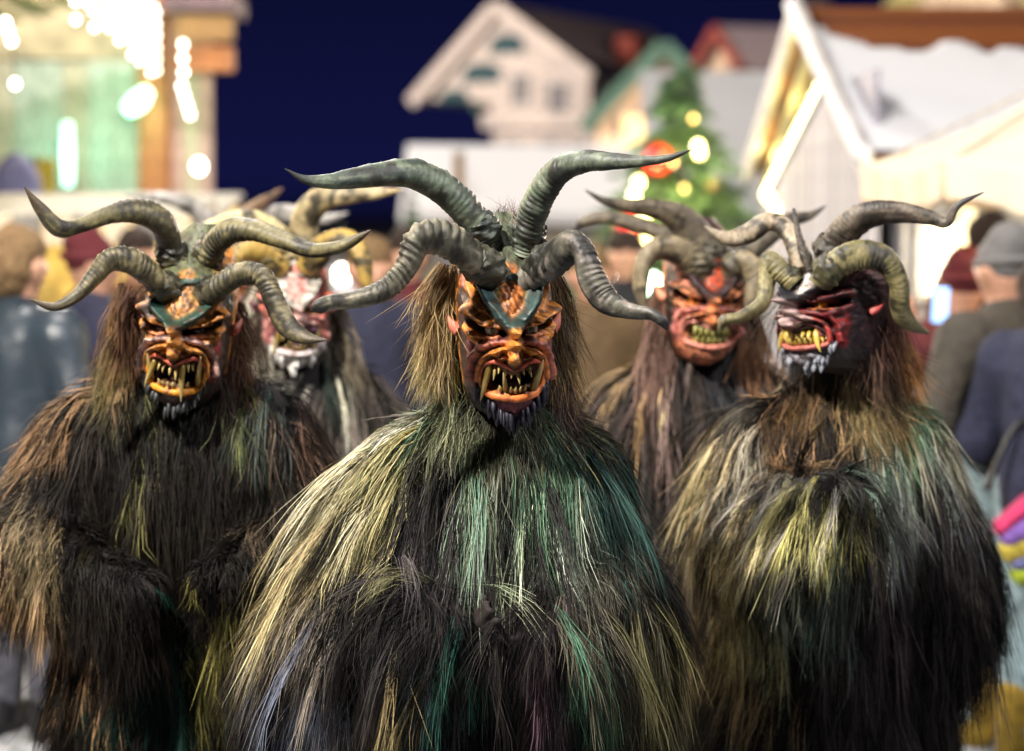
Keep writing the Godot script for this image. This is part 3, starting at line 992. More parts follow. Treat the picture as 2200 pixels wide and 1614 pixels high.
func left_figure() -> Dictionary:
	var up := horn_look(rgb(58, 54, 38), rgb(94, 88, 60), rgb(70, 58, 42), 40.0, 0.09, 0.3, 0.14, rgb(128, 120, 84))
	var low := horn_look(rgb(62, 58, 42), rgb(98, 90, 64), rgb(66, 56, 42), 34.0, 0.18, 0.7, 0.0, rgb(136, 126, 96))
	var k: Dictionary = center_figure().mask.duplicate()
	k.merge({
		"base": rgb(190, 122, 52), "crown": rgb(78, 84, 58), "plate_edge": rgb(190, 168, 140), "plate": rgb(190, 122, 52), "scale": rgb(164, 112, 58), "brow": rgb(36, 62, 52), "pad": rgb(190, 122, 52), "cheek": rgb(140, 54, 52), "fold_out": rgb(186, 150, 140), "fold_in": rgb(190, 126, 60), "nose": rgb(190, 122, 52), "lip": rgb(226, 146, 44), "jaw": rgb(42, 36, 34), "chin": rgb(74, 50, 46),
		"beard": rgb(58, 60, 60), "gape": 1.12, "spikes": 22, "brow_rise": 0.5, "eye": "eye_dark", "iris": "eye_dark", "ear": rgb(150, 70, 54),
		"teeth": [
			[-56, -84, -66, -146, 0.0068, 0.022, 1], [-68, -130, -70, -64, 0.0065, 0.012, 1], [22, -88, 17, -168, 0.0070, 0.026, 1], [62, -134, 58, -66, 0.0070, 0.016, 1],
			[-42, -82, -40, -104, 0.004, 0.004], [-28, -82, -27, -108, 0.0042, 0.004], [-10, -90, -9, -112, 0.0042, 0.004], [6, -88, 7, -122, 0.0045, 0.008], [38, -80, 36, -104, 0.004, 0.004], [48, -80, 47, -100, 0.004, 0.004],
			[-40, -140, -42, -122, 0.0046, 0.0], [-30, -141, -29, -126, 0.0044, 0.0], [-12, -142, -14, -126, 0.0048, 0.0], [-2, -142, 0, -127, 0.0046, 0.0], [36, -140, 37, -124, 0.0044, 0.0],
		]}, true)
	return {
		"seed": 23, "d": 5.15, "x": 390.0, "label": "figure with orange mask in dark brown fur coat beside the spectator in leather jacket",
		"group": "costumed figures of the horned parade",
		"locks": 4700, "strands": 16, "segs": 4, "width": 0.0018, "length": 0.20, "wave": 0.26, "weight": 0.32,
		"base": rgb(24, 21, 19), "base_tip": rgb(42, 35, 29),
		"bones": [
			[[400, 680, -0.06], [395, 790, -0.07], 0.095, 0.09],
			[[395, 810, -0.06], [390, 930, -0.07], 0.09, 0.13],
			[[388, 1020, -0.05], [390, 1140, -0.06], 0.15, 0.13],
			[[390, 1140, -0.06], [370, 1480, -0.06], 0.13, 0.17],
			[[250, 945, -0.07], [530, 935, -0.07], 0.11, 0.11],
			[[195, 970, -0.05], [55, 1170, 0.0], 0.10, 0.08],
			[[55, 1170, 0.0], [290, 1290, 0.20], 0.085, 0.055],
			[[560, 950, -0.05], [640, 1160, 0.0], 0.105, 0.085],
			[[640, 1160, 0.0], [470, 1260, 0.20], 0.085, 0.055],
		] + legs(380, -0.06, 115),
		"bald": [[400, 755, 110, 95]],
		"flow": [
			[90, 1130, 200, 190, -0.2, -1.0, 0.3, 0.75, 0.3], [60, 1000, 140, 120, -0.8, -0.8, 0.2, 1.0, 0.26], [200, 1260, 170, 90, 0.4, -1.0, 0.2, 0.7, 0.3],
			[390, 980, 200, 120, 0.0, -0.8, 0.45, 1.1, 0.34], [560, 1210, 150, 110, -0.3, -0.9, 0.2, 0.7, 0.35], [390, 1250, 110, 120, 0.0, -1, 0.0, 0.4, 0.5], [640, 960, 100, 110, 0.7, -0.9, 0.0, 1.0, 0.3],
		],
		"patches": [
			[200, 850, 90, 50, 0.75, rgb(110, 78, 50), rgb(138, 100, 62)],
			[60, 950, 90, 90, 0.7, rgb(112, 80, 50), rgb(140, 102, 64)],
			[290, 900, 60, 80, 0.5, rgb(82, 84, 46), rgb(136, 134, 78)],
			[480, 930, 60, 90, 0.32, rgb(70, 82, 44), rgb(128, 132, 74)],
			[560, 900, 50, 80, 0.3, rgb(66, 72, 30), rgb(100, 106, 44)],
			[600, 880, 60, 90, 0.5, rgb(24, 44, 38), rgb(34, 56, 46)],
			[670, 1000, 40, 100, 0.7, rgb(96, 66, 50), rgb(124, 88, 68)],
			[420, 930, 110, 60, 0.4, rgb(46, 56, 54), rgb(66, 72, 66)],
			[40, 1130, 90, 80, 0.6, rgb(104, 86, 58), rgb(140, 118, 80)],
			[120, 1220, 100, 80, 0.5, rgb(86, 72, 46), rgb(128, 110, 70)],
			[60, 1280, 80, 70, 0.55, rgb(136, 118, 100), rgb(150, 108, 58)],
			[180, 1460, 60, 110, 0.6, rgb(104, 72, 44), rgb(136, 98, 58)],
			[300, 1520, 110, 90, 0.6, rgb(24, 54, 46), rgb(36, 72, 60)],
			[370, 1300, 70, 50, 0.3, rgb(20, 58, 50), rgb(24, 76, 64)],
			[480, 1440, 70, 100, 0.5, rgb(92, 88, 36), rgb(128, 118, 48)],
			[240, 1100, 60, 60, 0.25, rgb(60, 62, 32), rgb(104, 100, 50)],
			[600, 1180, 90, 120, 0.55, rgb(64, 52, 40), rgb(84, 70, 54)],
		],
		"wig": [
			[268, 650, 0.0, 22, 60, -0.3, -1.0, 0.1, 0.22, rgb(84, 60, 44), rgb(132, 104, 72), 2.0],
			[255, 740, 0.0, 18, 60, -0.15, -1.0, 0.15, 0.22, rgb(72, 60, 42), rgb(118, 108, 70), 2.0],
			[285, 640, 0.05, 16, 24, -0.1, -1.0, 0.2, 0.20, rgb(70, 48, 40), rgb(112, 82, 62), 1.2],
			[400, 850, 0.0, 70, 60, 0.0, -1.0, 0.25, 0.18, rgb(32, 28, 25), rgb(58, 54, 44), 0.25],
			[505, 680, 0.0, 16, 46, 0.3, -1.0, 0.05, 0.22, rgb(70, 50, 40), rgb(112, 84, 62), 2.6],
			[500, 780, 0.0, 18, 46, 0.2, -1.0, 0.1, 0.2, rgb(54, 38, 34), rgb(78, 56, 44), 2.0],
		],
		"head": [402, 690, 0.08, 0.0, -4.0, -5.0, Vector3(0.93, 1.06, 0.97)],
		"mask": k,
		"horns": [
			{"p": [[372, 580, -0.02, 52], [366, 528, 0.0, 54], [348, 482, 0.03, 54], [300, 458, 0.06, 46], [240, 463, 0.10, 32], [175, 486, 0.13, 26], [125, 493, 0.16, 32], [85, 450, 0.17, 22], [52, 402, 0.18, 2]], "look": up},
			{"p": [[432, 580, -0.02, 48], [455, 530, 0.0, 52], [492, 495, 0.03, 52], [545, 492, 0.06, 44], [610, 515, 0.10, 36], [670, 537, 0.13, 32], [728, 532, 0.16, 27], [770, 512, 0.17, 17], [796, 495, 0.18, 2]], "look": up},
			{"p": [[385, 640, 0.04, 48], [340, 605, 0.09, 50], [290, 568, 0.13, 50], [240, 562, 0.16, 40], [205, 595, 0.18, 34], [165, 635, 0.20, 27], [115, 658, 0.22, 18], [66, 644, 0.24, 2]], "look": low},
			{"p": [[425, 645, 0.04, 44], [470, 615, 0.09, 46], [520, 590, 0.13, 46], [565, 598, 0.16, 44], [588, 650, 0.18, 42], [615, 703, 0.20, 40], [655, 727, 0.22, 26], [704, 731, 0.24, 2]], "look": low},
		],
	}

func right_figure() -> Dictionary:
	var up := horn_look(rgb(58, 50, 44), rgb(92, 82, 70), rgb(34, 36, 42), 50.0, 0.09, 0.2, 0.05, rgb(122, 112, 98))
	var pale := horn_look(rgb(140, 126, 104), rgb(172, 158, 136), rgb(150, 138, 116), 26.0, 0.06, 0.3, 0.0, rgb(120, 104, 84))
	var low := horn_look(rgb(96, 90, 60), rgb(140, 130, 92), rgb(120, 110, 84), 34.0, 0.12, 0.6, 0.0, rgb(96, 92, 60))
	var k: Dictionary = center_figure().mask.duplicate()
	k.merge({
		"base": rgb(50, 24, 28), "crown": rgb(146, 110, 108), "plate_edge": rgb(60, 26, 34), "plate": rgb(70, 34, 38), "side": rgb(36, 22, 26), "scale": rgb(190, 184, 176), "brow": rgb(34, 38, 46), "pad": rgb(92, 36, 38), "socket": rgb(24, 20, 22), "lid": rgb(196, 96, 44), "cheek": rgb(120, 34, 34), "fold_out": rgb(120, 40, 40), "fold_in": rgb(158, 62, 56), "fold_low": rgb(140, 70, 68), "line": rgb(40, 14, 18),
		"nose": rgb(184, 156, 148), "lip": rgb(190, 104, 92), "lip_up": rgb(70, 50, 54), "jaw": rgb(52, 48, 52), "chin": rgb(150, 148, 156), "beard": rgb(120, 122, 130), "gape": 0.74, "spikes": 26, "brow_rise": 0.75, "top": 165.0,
		"tooth": rgb(150, 122, 44), "tooth_tip": rgb(214, 186, 104), "eye": "eye_amber", "iris": "eye_dark", "ear": rgb(176, 74, 70), "gum": rgb(60, 44, 46),
		"teeth": [
			[52, -80, 56, -142, 0.0078, 0.020, 1], [-52, -80, -56, -142, 0.0078, 0.020, 1], [66, -84, 67, -112, 0.0056, 0.006], [76, -88, 77, -110, 0.005, 0.004],
			[38, -80, 39, -112, 0.0062, 0.008], [24, -82, 25, -110, 0.0062, 0.008], [10, -84, 11, -112, 0.0062, 0.008], [-4, -84, -4, -112, 0.0062, 0.008], [-18, -82, -18, -110, 0.0062, 0.008], [-34, -80, -34, -112, 0.0062, 0.008],
			[44, -128, 44, -104, 0.006, 0.006], [30, -129, 30, -104, 0.006, 0.006], [16, -130, 16, -106, 0.006, 0.006], [2, -130, 2, -106, 0.006, 0.006], [-14, -130, -14, -106, 0.006, 0.006], [-30, -129, -30, -104, 0.006, 0.006], [66, -124, 68, -104, 0.005, 0.004],
		]}, true)
	return {
		"seed": 37, "d": 5.3, "x": 1800.0, "label": "figure on the right with dark red mask turned aside, yellowish horns and tangled blond fur",
		"group": "costumed figures of the horned parade",
		"locks": 5000, "strands": 16, "segs": 4, "width": 0.0019, "length": 0.23, "wave": 0.24, "weight": 0.3,
		"base": rgb(24, 22, 21), "base_tip": rgb(42, 38, 36),
		"bones": [
			[[1790, 660, -0.06], [1800, 770, -0.08], 0.10, 0.09],
			[[1800, 790, -0.06], [1800, 930, -0.07], 0.09, 0.14],
			[[1795, 1050, -0.05], [1790, 1200, -0.06], 0.175, 0.165],
			[[1790, 1200, -0.06], [1780, 1520, -0.06], 0.155, 0.19],
			[[1665, 995, -0.07], [1900, 985, -0.08], 0.10, 0.10],
			[[1635, 985, -0.04], [1612, 1140, 0.04], 0.105, 0.09],
			[[1612, 1140, 0.04], [1800, 1085, 0.26], 0.09, 0.075],
			[[1935, 985, -0.07], [2022, 1195, -0.02], 0.095, 0.08],
			[[2022, 1195, -0.02], [2068, 1330, 0.04], 0.08, 0.055],
		] + legs(1790, -0.06, 120),
		"bald": [[1760, 735, 118, 80]],
		"flow": [
			[1540, 1000, 120, 150, -0.5, -1.0, 0.25, 1.2, 0.26], [1560, 1130, 120, 120, 0.35, -0.9, 0.3, 0.8, 0.3], [1720, 1120, 150, 90, -0.6, -0.6, 0.4, 0.7, 0.16],
			[1660, 1260, 150, 130, 0.35, -0.9, 0.25, 0.9, 0.24], [1960, 960, 170, 150, 0.2, -0.9, 0.3, 1.1, 0.36], [2040, 1230, 120, 200, 0.25, -1.0, 0.15, 1.0, 0.36], [1800, 920, 150, 90, 0.0, -0.9, 0.4, 1.3, 0.3],
		],
		"patches": [
			[1530, 960, 70, 90, 0.85, rgb(166, 142, 98), rgb(196, 168, 112)],
			[1500, 1080, 50, 110, 0.85, rgb(180, 152, 96), rgb(204, 174, 108)],
			[1570, 1180, 80, 60, 0.7, rgb(158, 130, 82), rgb(192, 166, 104)],
			[1600, 980, 70, 90, 0.55, rgb(128, 116, 92), rgb(170, 158, 130)],
			[1690, 920, 60, 110, 0.6, rgb(106, 70, 42), rgb(146, 104, 58)],
			[1830, 900, 100, 100, 0.65, rgb(98, 70, 40), rgb(150, 116, 62)],
			[1760, 1140, 100, 60, 0.6, rgb(110, 106, 52), rgb(182, 172, 84)],
			[1660, 1130, 90, 80, 0.5, rgb(100, 96, 88), rgb(134, 128, 112)],
			[1960, 900, 55, 100, 0.9, rgb(44, 108, 72), rgb(110, 150, 104)],
			[1940, 1020, 60, 80, 0.6, rgb(96, 126, 108), rgb(176, 188, 160)],
			[2040, 950, 70, 110, 0.7, rgb(104, 98, 78), rgb(156, 150, 124)],
			[1880, 1090, 90, 70, 0.45, rgb(74, 74, 70), rgb(116, 118, 110)],
			[2040, 1100, 90, 90, 0.4, rgb(58, 60, 66), rgb(92, 94, 98)],
			[1570, 1330, 70, 100, 0.6, rgb(128, 110, 72), rgb(184, 162, 92)],
			[1640, 1430, 70, 110, 0.5, rgb(108, 116, 70), rgb(196, 190, 112)],
			[1600, 1490, 90, 110, 0.5, rgb(102, 82, 52), rgb(140, 116, 74)],
			[1700, 1300, 110, 110, 0.4, rgb(78, 84, 74), rgb(120, 128, 106)],
			[1800, 1330, 60, 100, 0.4, rgb(46, 70, 62), rgb(74, 100, 84)],
			[1680, 1560, 120, 70, 0.4, rgb(84, 66, 40), rgb(110, 90, 54)],
			[1900, 1400, 120, 160, 0.35, rgb(46, 38, 40), rgb(64, 54, 54)],
		],
		"wig": [
			[1825, 572, 0.03, 22, 40, 0.7, -0.5, 0.1, 0.20, rgb(46, 30, 30), rgb(84, 58, 50), 0.6],
			[1872, 600, 0.05, 24, 50, 0.4, -0.9, 0.15, 0.22, rgb(52, 34, 34), rgb(92, 66, 56), 1.2],
			[1860, 690, 0.07, 22, 50, 0.15, -1.0, 0.15, 0.22, rgb(52, 36, 34), rgb(96, 76, 60), 1.8],
			[1880, 640, 0.0, 26, 70, 0.25, -1.0, 0.0, 0.26, rgb(66, 44, 40), rgb(112, 84, 62), 2.4],
			[1850, 760, 0.02, 26, 80, 0.05, -1.0, 0.1, 0.27, rgb(76, 66, 46), rgb(128, 116, 76), 1.8],
			[1740, 830, 0.0, 60, 50, 0.0, -1.0, 0.25, 0.2, rgb(44, 36, 30), rgb(110, 86, 52), 0.25],
			[1935, 740, 0.0, 18, 50, 0.5, -0.9, 0.0, 0.17, rgb(116, 80, 50), rgb(172, 124, 76), 1.6],  # orange backlight put into the colour of this tuft
			[1900, 800, 0.0, 24, 60, 0.2, -1.0, 0.05, 0.24, rgb(60, 46, 36), rgb(96, 76, 52), 1.4],
		],
		"head": [1790, 656, 0.06, -8.0, -50.0, 2.0, Vector3(1.0, 0.86, 1.05)],
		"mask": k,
		"horns": [
			{"p": [[1775, 570, 0.02, 56], [1795, 520, 0.04, 58], [1832, 475, 0.06, 56], [1885, 455, 0.08, 46], [1945, 455, 0.10, 36], [2000, 466, 0.12, 26], [2034, 476, 0.14, 18], [2058, 440, 0.15, 13], [2114, 413, 0.16, 2]], "look": up},
			{"p": [[1730, 585, 0.0, 40], [1712, 530, -0.04, 36], [1685, 485, -0.08, 34], [1648, 474, -0.10, 36], [1605, 500, -0.10, 36], [1560, 510, -0.09, 26], [1514, 486, -0.08, 2]], "look": pale},
			{"p": [[1760, 610, 0.10, 46], [1795, 565, 0.12, 50], [1850, 542, 0.12, 50], [1903, 556, 0.11, 48], [1930, 605, 0.10, 44], [1932, 660, 0.08, 40], [1950, 695, 0.06, 32], [1995, 716, 0.04, 6]], "look": low},
			{"p": [[1712, 610, 0.04, 40], [1685, 585, 0.03, 40], [1652, 560, 0.02, 40], [1645, 605, 0.03, 32], [1636, 650, 0.05, 30], [1592, 680, 0.07, 25], [1556, 688, 0.08, 22], [1546, 706, 0.08, 5]], "look": low},
			{"p": [[1738, 580, 0.06, 16], [1722, 530, 0.05, 14], [1712, 490, 0.04, 11], [1705, 448, 0.03, 5]], "look": up},
		],
	}

func pale_figure() -> Dictionary:
	var up := horn_look(rgb(140, 126, 92), rgb(172, 156, 118), rgb(150, 128, 86), 24.0, 0.05, 0.2, 0.0, rgb(126, 112, 84))
	var gold := horn_look(rgb(156, 128, 62), rgb(186, 156, 84), rgb(170, 140, 76), 22.0, 0.06, 0.4, 0.0, rgb(140, 116, 60))
	var cream := horn_look(rgb(182, 166, 118), rgb(204, 190, 146), rgb(176, 160, 110), 22.0, 0.05, 0.2, 0.0, rgb(160, 148, 112))
	for q in [up, gold, cream]: q.merge({"rings": 80, "around": 16}, true)
	var k: Dictionary = center_figure().mask.duplicate()
	k.merge({
		"base": rgb(206, 168, 160), "crown": rgb(184, 180, 172), "plate_edge": rgb(196, 120, 112), "plate": rgb(204, 108, 96), "side": rgb(70, 52, 46), "scale": rgb(212, 132, 122), "brow": rgb(186, 184, 172), "pad": rgb(200, 104, 88), "socket": rgb(44, 36, 28), "lid": rgb(170, 120, 50), "cheek": rgb(186, 112, 112), "fold_out": rgb(212, 150, 140), "fold_in": rgb(200, 120, 110), "fold_low": rgb(160, 110, 140), "line": rgb(110, 60, 64),
		"nose": rgb(216, 176, 164), "inside": rgb(70, 46, 60), "lip": rgb(220, 208, 202), "lip_up": rgb(164, 116, 140), "jaw": rgb(206, 202, 198), "chin": rgb(224, 218, 212), "beard": rgb(210, 206, 200),
		"gape": 1.1, "spikes": 16, "across": 84, "down": 96, "ear": rgb(206, 140, 150), "eye": "eye_amber", "iris": "eye_dark"}, true)
	return {
		"seed": 41, "d": 6.3, "x": 650.0, "label": "figure behind with pink and white mask, cream and golden horns and long grey fur",
		"group": "costumed figures of the horned parade",
		"locks": 2300, "strands": 11, "segs": 4, "width": 0.0034, "length": 0.36, "wave": 0.08, "weight": 0.5, "cell": 0.035,
		"base": rgb(84, 74, 66), "base_tip": rgb(112, 100, 90),
		"bones": [
			[[635, 650, -0.06], [640, 740, -0.07], 0.095, 0.09], [[640, 760, -0.06], [650, 880, -0.07], 0.10, 0.16],
			[[650, 960, -0.05], [650, 1160, -0.05], 0.18, 0.17], [[650, 1160, -0.05], [650, 1320, -0.06], 0.17, 0.18],
			[[550, 890, -0.07], [750, 890, -0.07], 0.10, 0.10], [[520, 900, -0.06], [490, 1130, 0.0], 0.10, 0.08], [[490, 1130, 0.0], [560, 1260, 0.15], 0.08, 0.05],
			[[775, 900, -0.06], [810, 1130, 0.0], 0.10, 0.08], [[810, 1130, 0.0], [740, 1260, 0.15], 0.08, 0.05],
		] + legs(650, -0.06, 95),
		"bald": [[632, 690, 90, 80]],
		"flow": [],
		"patches": [[560, 820, 60, 150, 0.7, rgb(176, 168, 148), rgb(196, 190, 172)], [640, 860, 60, 90, 0.5, rgb(128, 116, 108), rgb(150, 140, 130)], [700, 850, 40, 110, 0.6, rgb(34, 44, 38), rgb(44, 56, 48)], [745, 850, 30, 100, 0.6, rgb(150, 148, 122), rgb(170, 166, 140)], [790, 900, 60, 110, 0.6, rgb(52, 46, 40), rgb(66, 58, 50)]],
		"wig": [
			[545, 640, 0.0, 16, 40, -0.1, -1.0, 0.1, 0.34, rgb(176, 170, 152), rgb(200, 194, 178), 2.5],
			[715, 660, 0.0, 14, 30, 0.15, -1.0, 0.0, 0.30, rgb(60, 52, 44), rgb(130, 120, 100), 2.5],
		],
		"head": [632, 652, 0.06, 0.0, 10.0, 0.0, 0.94], "mask": k,
		"horns": [
			{"p": [[655, 545, 0.0, 54], [655, 500, 0.02, 52], [668, 455, 0.04, 50], [705, 427, 0.07, 44], [760, 420, 0.10, 32], [815, 416, 0.13, 22], [864, 408, 0.15, 3]], "look": up},
			{"p": [[612, 550, 0.0, 46], [590, 505, 0.02, 44], [545, 474, 0.04, 38], [490, 474, 0.07, 30], [435, 490, 0.10, 20], [380, 502, 0.12, 3]], "look": cream},
			{"p": [[660, 580, 0.05, 38], [695, 535, 0.09, 42], [740, 520, 0.12, 40], [772, 550, 0.14, 36], [786, 605, 0.15, 24], [792, 650, 0.15, 4]], "look": gold},
			{"p": [[605, 585, 0.05, 40], [555, 548, 0.09, 42], [508, 548, 0.12, 38], [482, 590, 0.14, 28], [468, 640, 0.15, 4]], "look": gold},
		],
	}

func peach_figure() -> Dictionary:
	var up := horn_look(rgb(80, 72, 60), rgb(112, 102, 84), rgb(60, 58, 56), 30.0, 0.06, 0.2, 0.0, rgb(124, 112, 90))
	var low := horn_look(rgb(116, 104, 80), rgb(146, 132, 104), rgb(110, 100, 80), 26.0, 0.10, 0.4, 0.0, rgb(100, 90, 70))
	for q in [up, low]: q.merge({"rings": 80, "around": 16}, true)
	var k: Dictionary = center_figure().mask.duplicate()
	k.merge({
		"base": rgb(196, 122, 84), "crown": rgb(62, 46, 44), "plate_edge": rgb(90, 40, 38), "plate": rgb(206, 128, 100), "side": rgb(50, 36, 36), "scale": rgb(172, 66, 30), "brow": rgb(56, 42, 44), "pad": rgb(204, 124, 76), "socket": rgb(30, 24, 28), "lid": rgb(190, 110, 60), "cheek": rgb(200, 112, 104), "fold_out": rgb(214, 134, 122), "fold_in": rgb(216, 140, 124), "fold_low": rgb(206, 124, 108), "line": rgb(140, 66, 58),
		"nose": rgb(206, 124, 76), "inside": rgb(70, 66, 34), "lip": rgb(216, 134, 112), "lip_up": rgb(212, 138, 124), "jaw": rgb(206, 124, 92), "chin": rgb(216, 134, 100), "beard": rgb(60, 46, 42), "gum": rgb(120, 112, 60),
		"tooth": rgb(126, 122, 62), "tooth_tip": rgb(160, 154, 90), "gape": 0.9, "spikes": 0, "across": 84, "down": 96, "ear": rgb(206, 130, 96), "eye": "eye_amber", "iris": "eye_dark",
		"teeth": [[-44, -78, -44, -108, 0.0072, 0.004], [-28, -78, -28, -110, 0.0072, 0.006], [-12, -84, -12, -110, 0.0072, 0.006], [4, -86, 4, -110, 0.0072, 0.006], [20, -80, 20, -110, 0.0072, 0.006], [36, -78, 36, -110, 0.0072, 0.006], [50, -80, 50, -106, 0.0065, 0.004],
			[-36, -134, -36, -108, 0.0066, 0.004], [-20, -136, -20, -110, 0.0066, 0.004], [-4, -136, -4, -110, 0.0066, 0.004], [12, -136, 12, -110, 0.0066, 0.004], [28, -135, 28, -110, 0.0066, 0.004], [44, -132, 44, -108, 0.0066, 0.004]]}, true)
	return {
		"seed": 53, "d": 6.1, "x": 1490.0, "label": "figure behind with peach and red mask, brown horns and long brown straight fur",
		"group": "costumed figures of the horned parade",
		"locks": 2300, "strands": 11, "segs": 4, "width": 0.0034, "length": 0.34, "wave": 0.08, "weight": 0.5, "cell": 0.035,
		"base": rgb(58, 48, 44), "base_tip": rgb(84, 70, 62),
		"bones": [
			[[1515, 630, -0.06], [1515, 730, -0.07], 0.095, 0.09], [[1510, 750, -0.06], [1500, 880, -0.07], 0.10, 0.16],
			[[1495, 960, -0.05], [1490, 1160, -0.05], 0.19, 0.18], [[1490, 1160, -0.05], [1490, 1330, -0.06], 0.18, 0.19],
			[[1390, 895, -0.07], [1600, 895, -0.07], 0.11, 0.11], [[1355, 905, -0.05], [1315, 1130, 0.0], 0.11, 0.08], [[1315, 1130, 0.0], [1390, 1280, 0.15], 0.08, 0.05],
			[[1630, 905, -0.06], [1670, 1130, 0.0], 0.10, 0.08], [[1670, 1130, 0.0], [1600, 1280, 0.15], 0.08, 0.05],
		] + legs(1490, -0.06, 100),
		"bald": [[1515, 700, 95, 95]],
		"flow": [[1320, 850, 90, 90, -0.7, -0.8, 0.1, 1.1, 0.3]],
		"patches": [[1310, 850, 40, 90, 0.8, rgb(170, 134, 84), rgb(190, 152, 98)], [1395, 880, 30, 110, 0.6, rgb(150, 112, 64), rgb(168, 126, 72)], [1400, 950, 90, 160, 0.6, rgb(104, 80, 70), rgb(126, 100, 90)], [1560, 950, 100, 110, 0.5, rgb(44, 44, 48), rgb(60, 60, 62)], [1590, 1300, 90, 140, 0.5, rgb(110, 88, 50), rgb(140, 114, 66)]],
		"wig": [
			[1425, 650, 0.0, 16, 60, -0.15, -1.0, 0.05, 0.36, rgb(92, 70, 60), rgb(128, 102, 92), 2.5],
			[1600, 660, 0.0, 14, 40, 0.15, -1.0, 0.0, 0.30, rgb(66, 48, 40), rgb(150, 108, 74), 2.5],
		],
		"head": [1515, 632, 0.06, 0.0, 6.0, -3.0, 1.0], "mask": k,
		"horns": [
			{"p": [[1532, 585, 0.0, 66], [1505, 520, 0.02, 64], [1465, 468, 0.04, 54], [1410, 447, 0.07, 38], [1350, 440, 0.10, 27], [1298, 430, 0.12, 15], [1257, 408, 0.14, 2]], "look": up},
			{"p": [[1555, 580, 0.0, 54], [1600, 540, 0.0, 48], [1650, 500, -0.02, 40], [1700, 470, -0.04, 28], [1740, 462, -0.06, 16], [1775, 442, -0.08, 2]], "look": up},
			{"p": [[1525, 600, 0.05, 48], [1480, 548, 0.09, 48], [1425, 528, 0.12, 46], [1388, 555, 0.14, 40], [1378, 615, 0.15, 30], [1386, 668, 0.15, 6]], "look": low},
			{"p": [[1560, 600, 0.05, 44], [1595, 560, 0.08, 44], [1625, 590, 0.10, 38], [1618, 640, 0.11, 28], [1605, 690, 0.12, 5]], "look": low},
			{"p": [[1490, 560, -0.05, 40], [1430, 505, -0.06, 32], [1370, 480, -0.06, 27], [1300, 465, -0.06, 23], [1250, 476, -0.06, 17], [1234, 500, -0.06, 3]], "look": up},
		],
	}

func far_figure() -> Dictionary:
	var s := pale_figure()
	var brown := horn_look(rgb(116, 88, 66), rgb(142, 112, 84), rgb(110, 84, 62), 24.0, 0.05, 0.2, 0.0, rgb(104, 82, 64))
	var grey := horn_look(rgb(150, 146, 140), rgb(176, 172, 164), rgb(150, 146, 140), 24.0, 0.05, 0.2, 0.0, rgb(130, 124, 118))
	for q in [brown, grey]: q.merge({"rings": 70, "around": 14}, true)
	s.merge({
		"seed": 67, "d": 7.8, "x": 500.0, "label": "half-hidden figure behind the orange mask, grey and brown horns showing above",
		"locks": 900, "strands": 10, "base": rgb(60, 52, 46), "base_tip": rgb(80, 70, 60), "cell": 0.04,
		"bones": [
			[[500, 620, -0.06], [500, 690, -0.07], 0.095, 0.09], [[500, 700, -0.06], [500, 800, -0.07], 0.10, 0.16],
			[[500, 860, -0.05], [500, 1060, -0.05], 0.18, 0.17], [[420, 810, -0.07], [580, 810, -0.07], 0.10, 0.10], [[400, 820, -0.05], [380, 1000, 0.0], 0.10, 0.07], [[600, 820, -0.05], [620, 1000, 0.0], 0.10, 0.07],
		] + legs(500, -0.06, 75),
		"bald": [[500, 650, 80, 70]], "flow": [], "patches": [], "wig": [], "head": [500, 612, 0.06, 0.0, 0.0, 0.0, 0.9],
		"horns": [
			{"p": [[505, 550, 0.0, 42], [512, 500, 0.02, 38], [530, 462, 0.04, 32], [560, 437, 0.07, 24], [585, 420, 0.09, 16], [607, 404, 0.10, 3]], "look": brown},
			{"p": [[530, 545, 0.0, 42], [556, 492, 0.02, 42], [590, 462, 0.04, 42], [640, 458, 0.07, 34], [700, 470, 0.10, 24], [748, 457, 0.12, 3]], "look": grey},
			{"p": [[480, 545, 0.0, 44], [455, 490, 0.02, 44], [420, 448, 0.04, 40], [370, 428, 0.07, 30], [320, 422, 0.10, 18], [268, 420, 0.12, 3]], "look": grey},
		]}, true)
	return s

# ------------------------------------------------------------------ spectators
func joined(meshes: Array) -> ArrayMesh:
	var v := PackedVector3Array()
	var n := PackedVector3Array()
	var ix := PackedInt32Array()
	for r in meshes:
		var first := v.size()
		v.append_array(r[0])
		n.append_array(r[1])
		for k in r[2]: ix.append(k + first)
	return array_mesh(v, n, PackedColorArray(), ix)

func netted(bones: Array, cell: float, blend: float) -> Array:
	var f := Field.new()
	f.setup(bones, cell, blend)
	return net(f)

# palm, four fingers of unequal length with bends, and a thumb from the side of the palm
func hand_bones(wrist: Vector3, dir: Vector3, nrm: Vector3, side: float, curl: float) -> Array:
	var across := dir.cross(nrm).normalized() * side
	var L := []
	L.append([wrist, wrist + dir * 0.03, 0.026, 0.028])
	for k in 4:
		var o := across * (0.030 - 0.019 * k)
		var base := wrist + dir * (0.085 - 0.004 * absf(k - 1.3)) + o
		L.append([wrist + dir * 0.02 + o * 0.7, base, 0.016, 0.012])
		var len: float = [0.040, 0.046, 0.043, 0.033][k]
		var d1 := dir.rotated(across.normalized() * side, -curl * 0.6 * side).normalized()
		var p1 := base + d1 * len
		var d2 := dir.rotated(across.normalized() * side, -curl * 1.5 * side).normalized()
		L.append([base, p1, 0.0105, 0.0095])
		L.append([p1, p1 + d2 * len * 0.8, 0.0095, 0.008])
	var tb := wrist + dir * 0.03 + across * 0.032
	var t1 := tb + (dir * 0.6 + across * 0.7 + nrm * 0.35).normalized() * 0.036
	L.append([wrist + dir * 0.015, tb, 0.018, 0.014])
	L.append([tb, t1, 0.0125, 0.011])
	L.append([t1, t1 + (dir * 0.9 + nrm * 0.3).normalized() * 0.03, 0.011, 0.009])
	return L

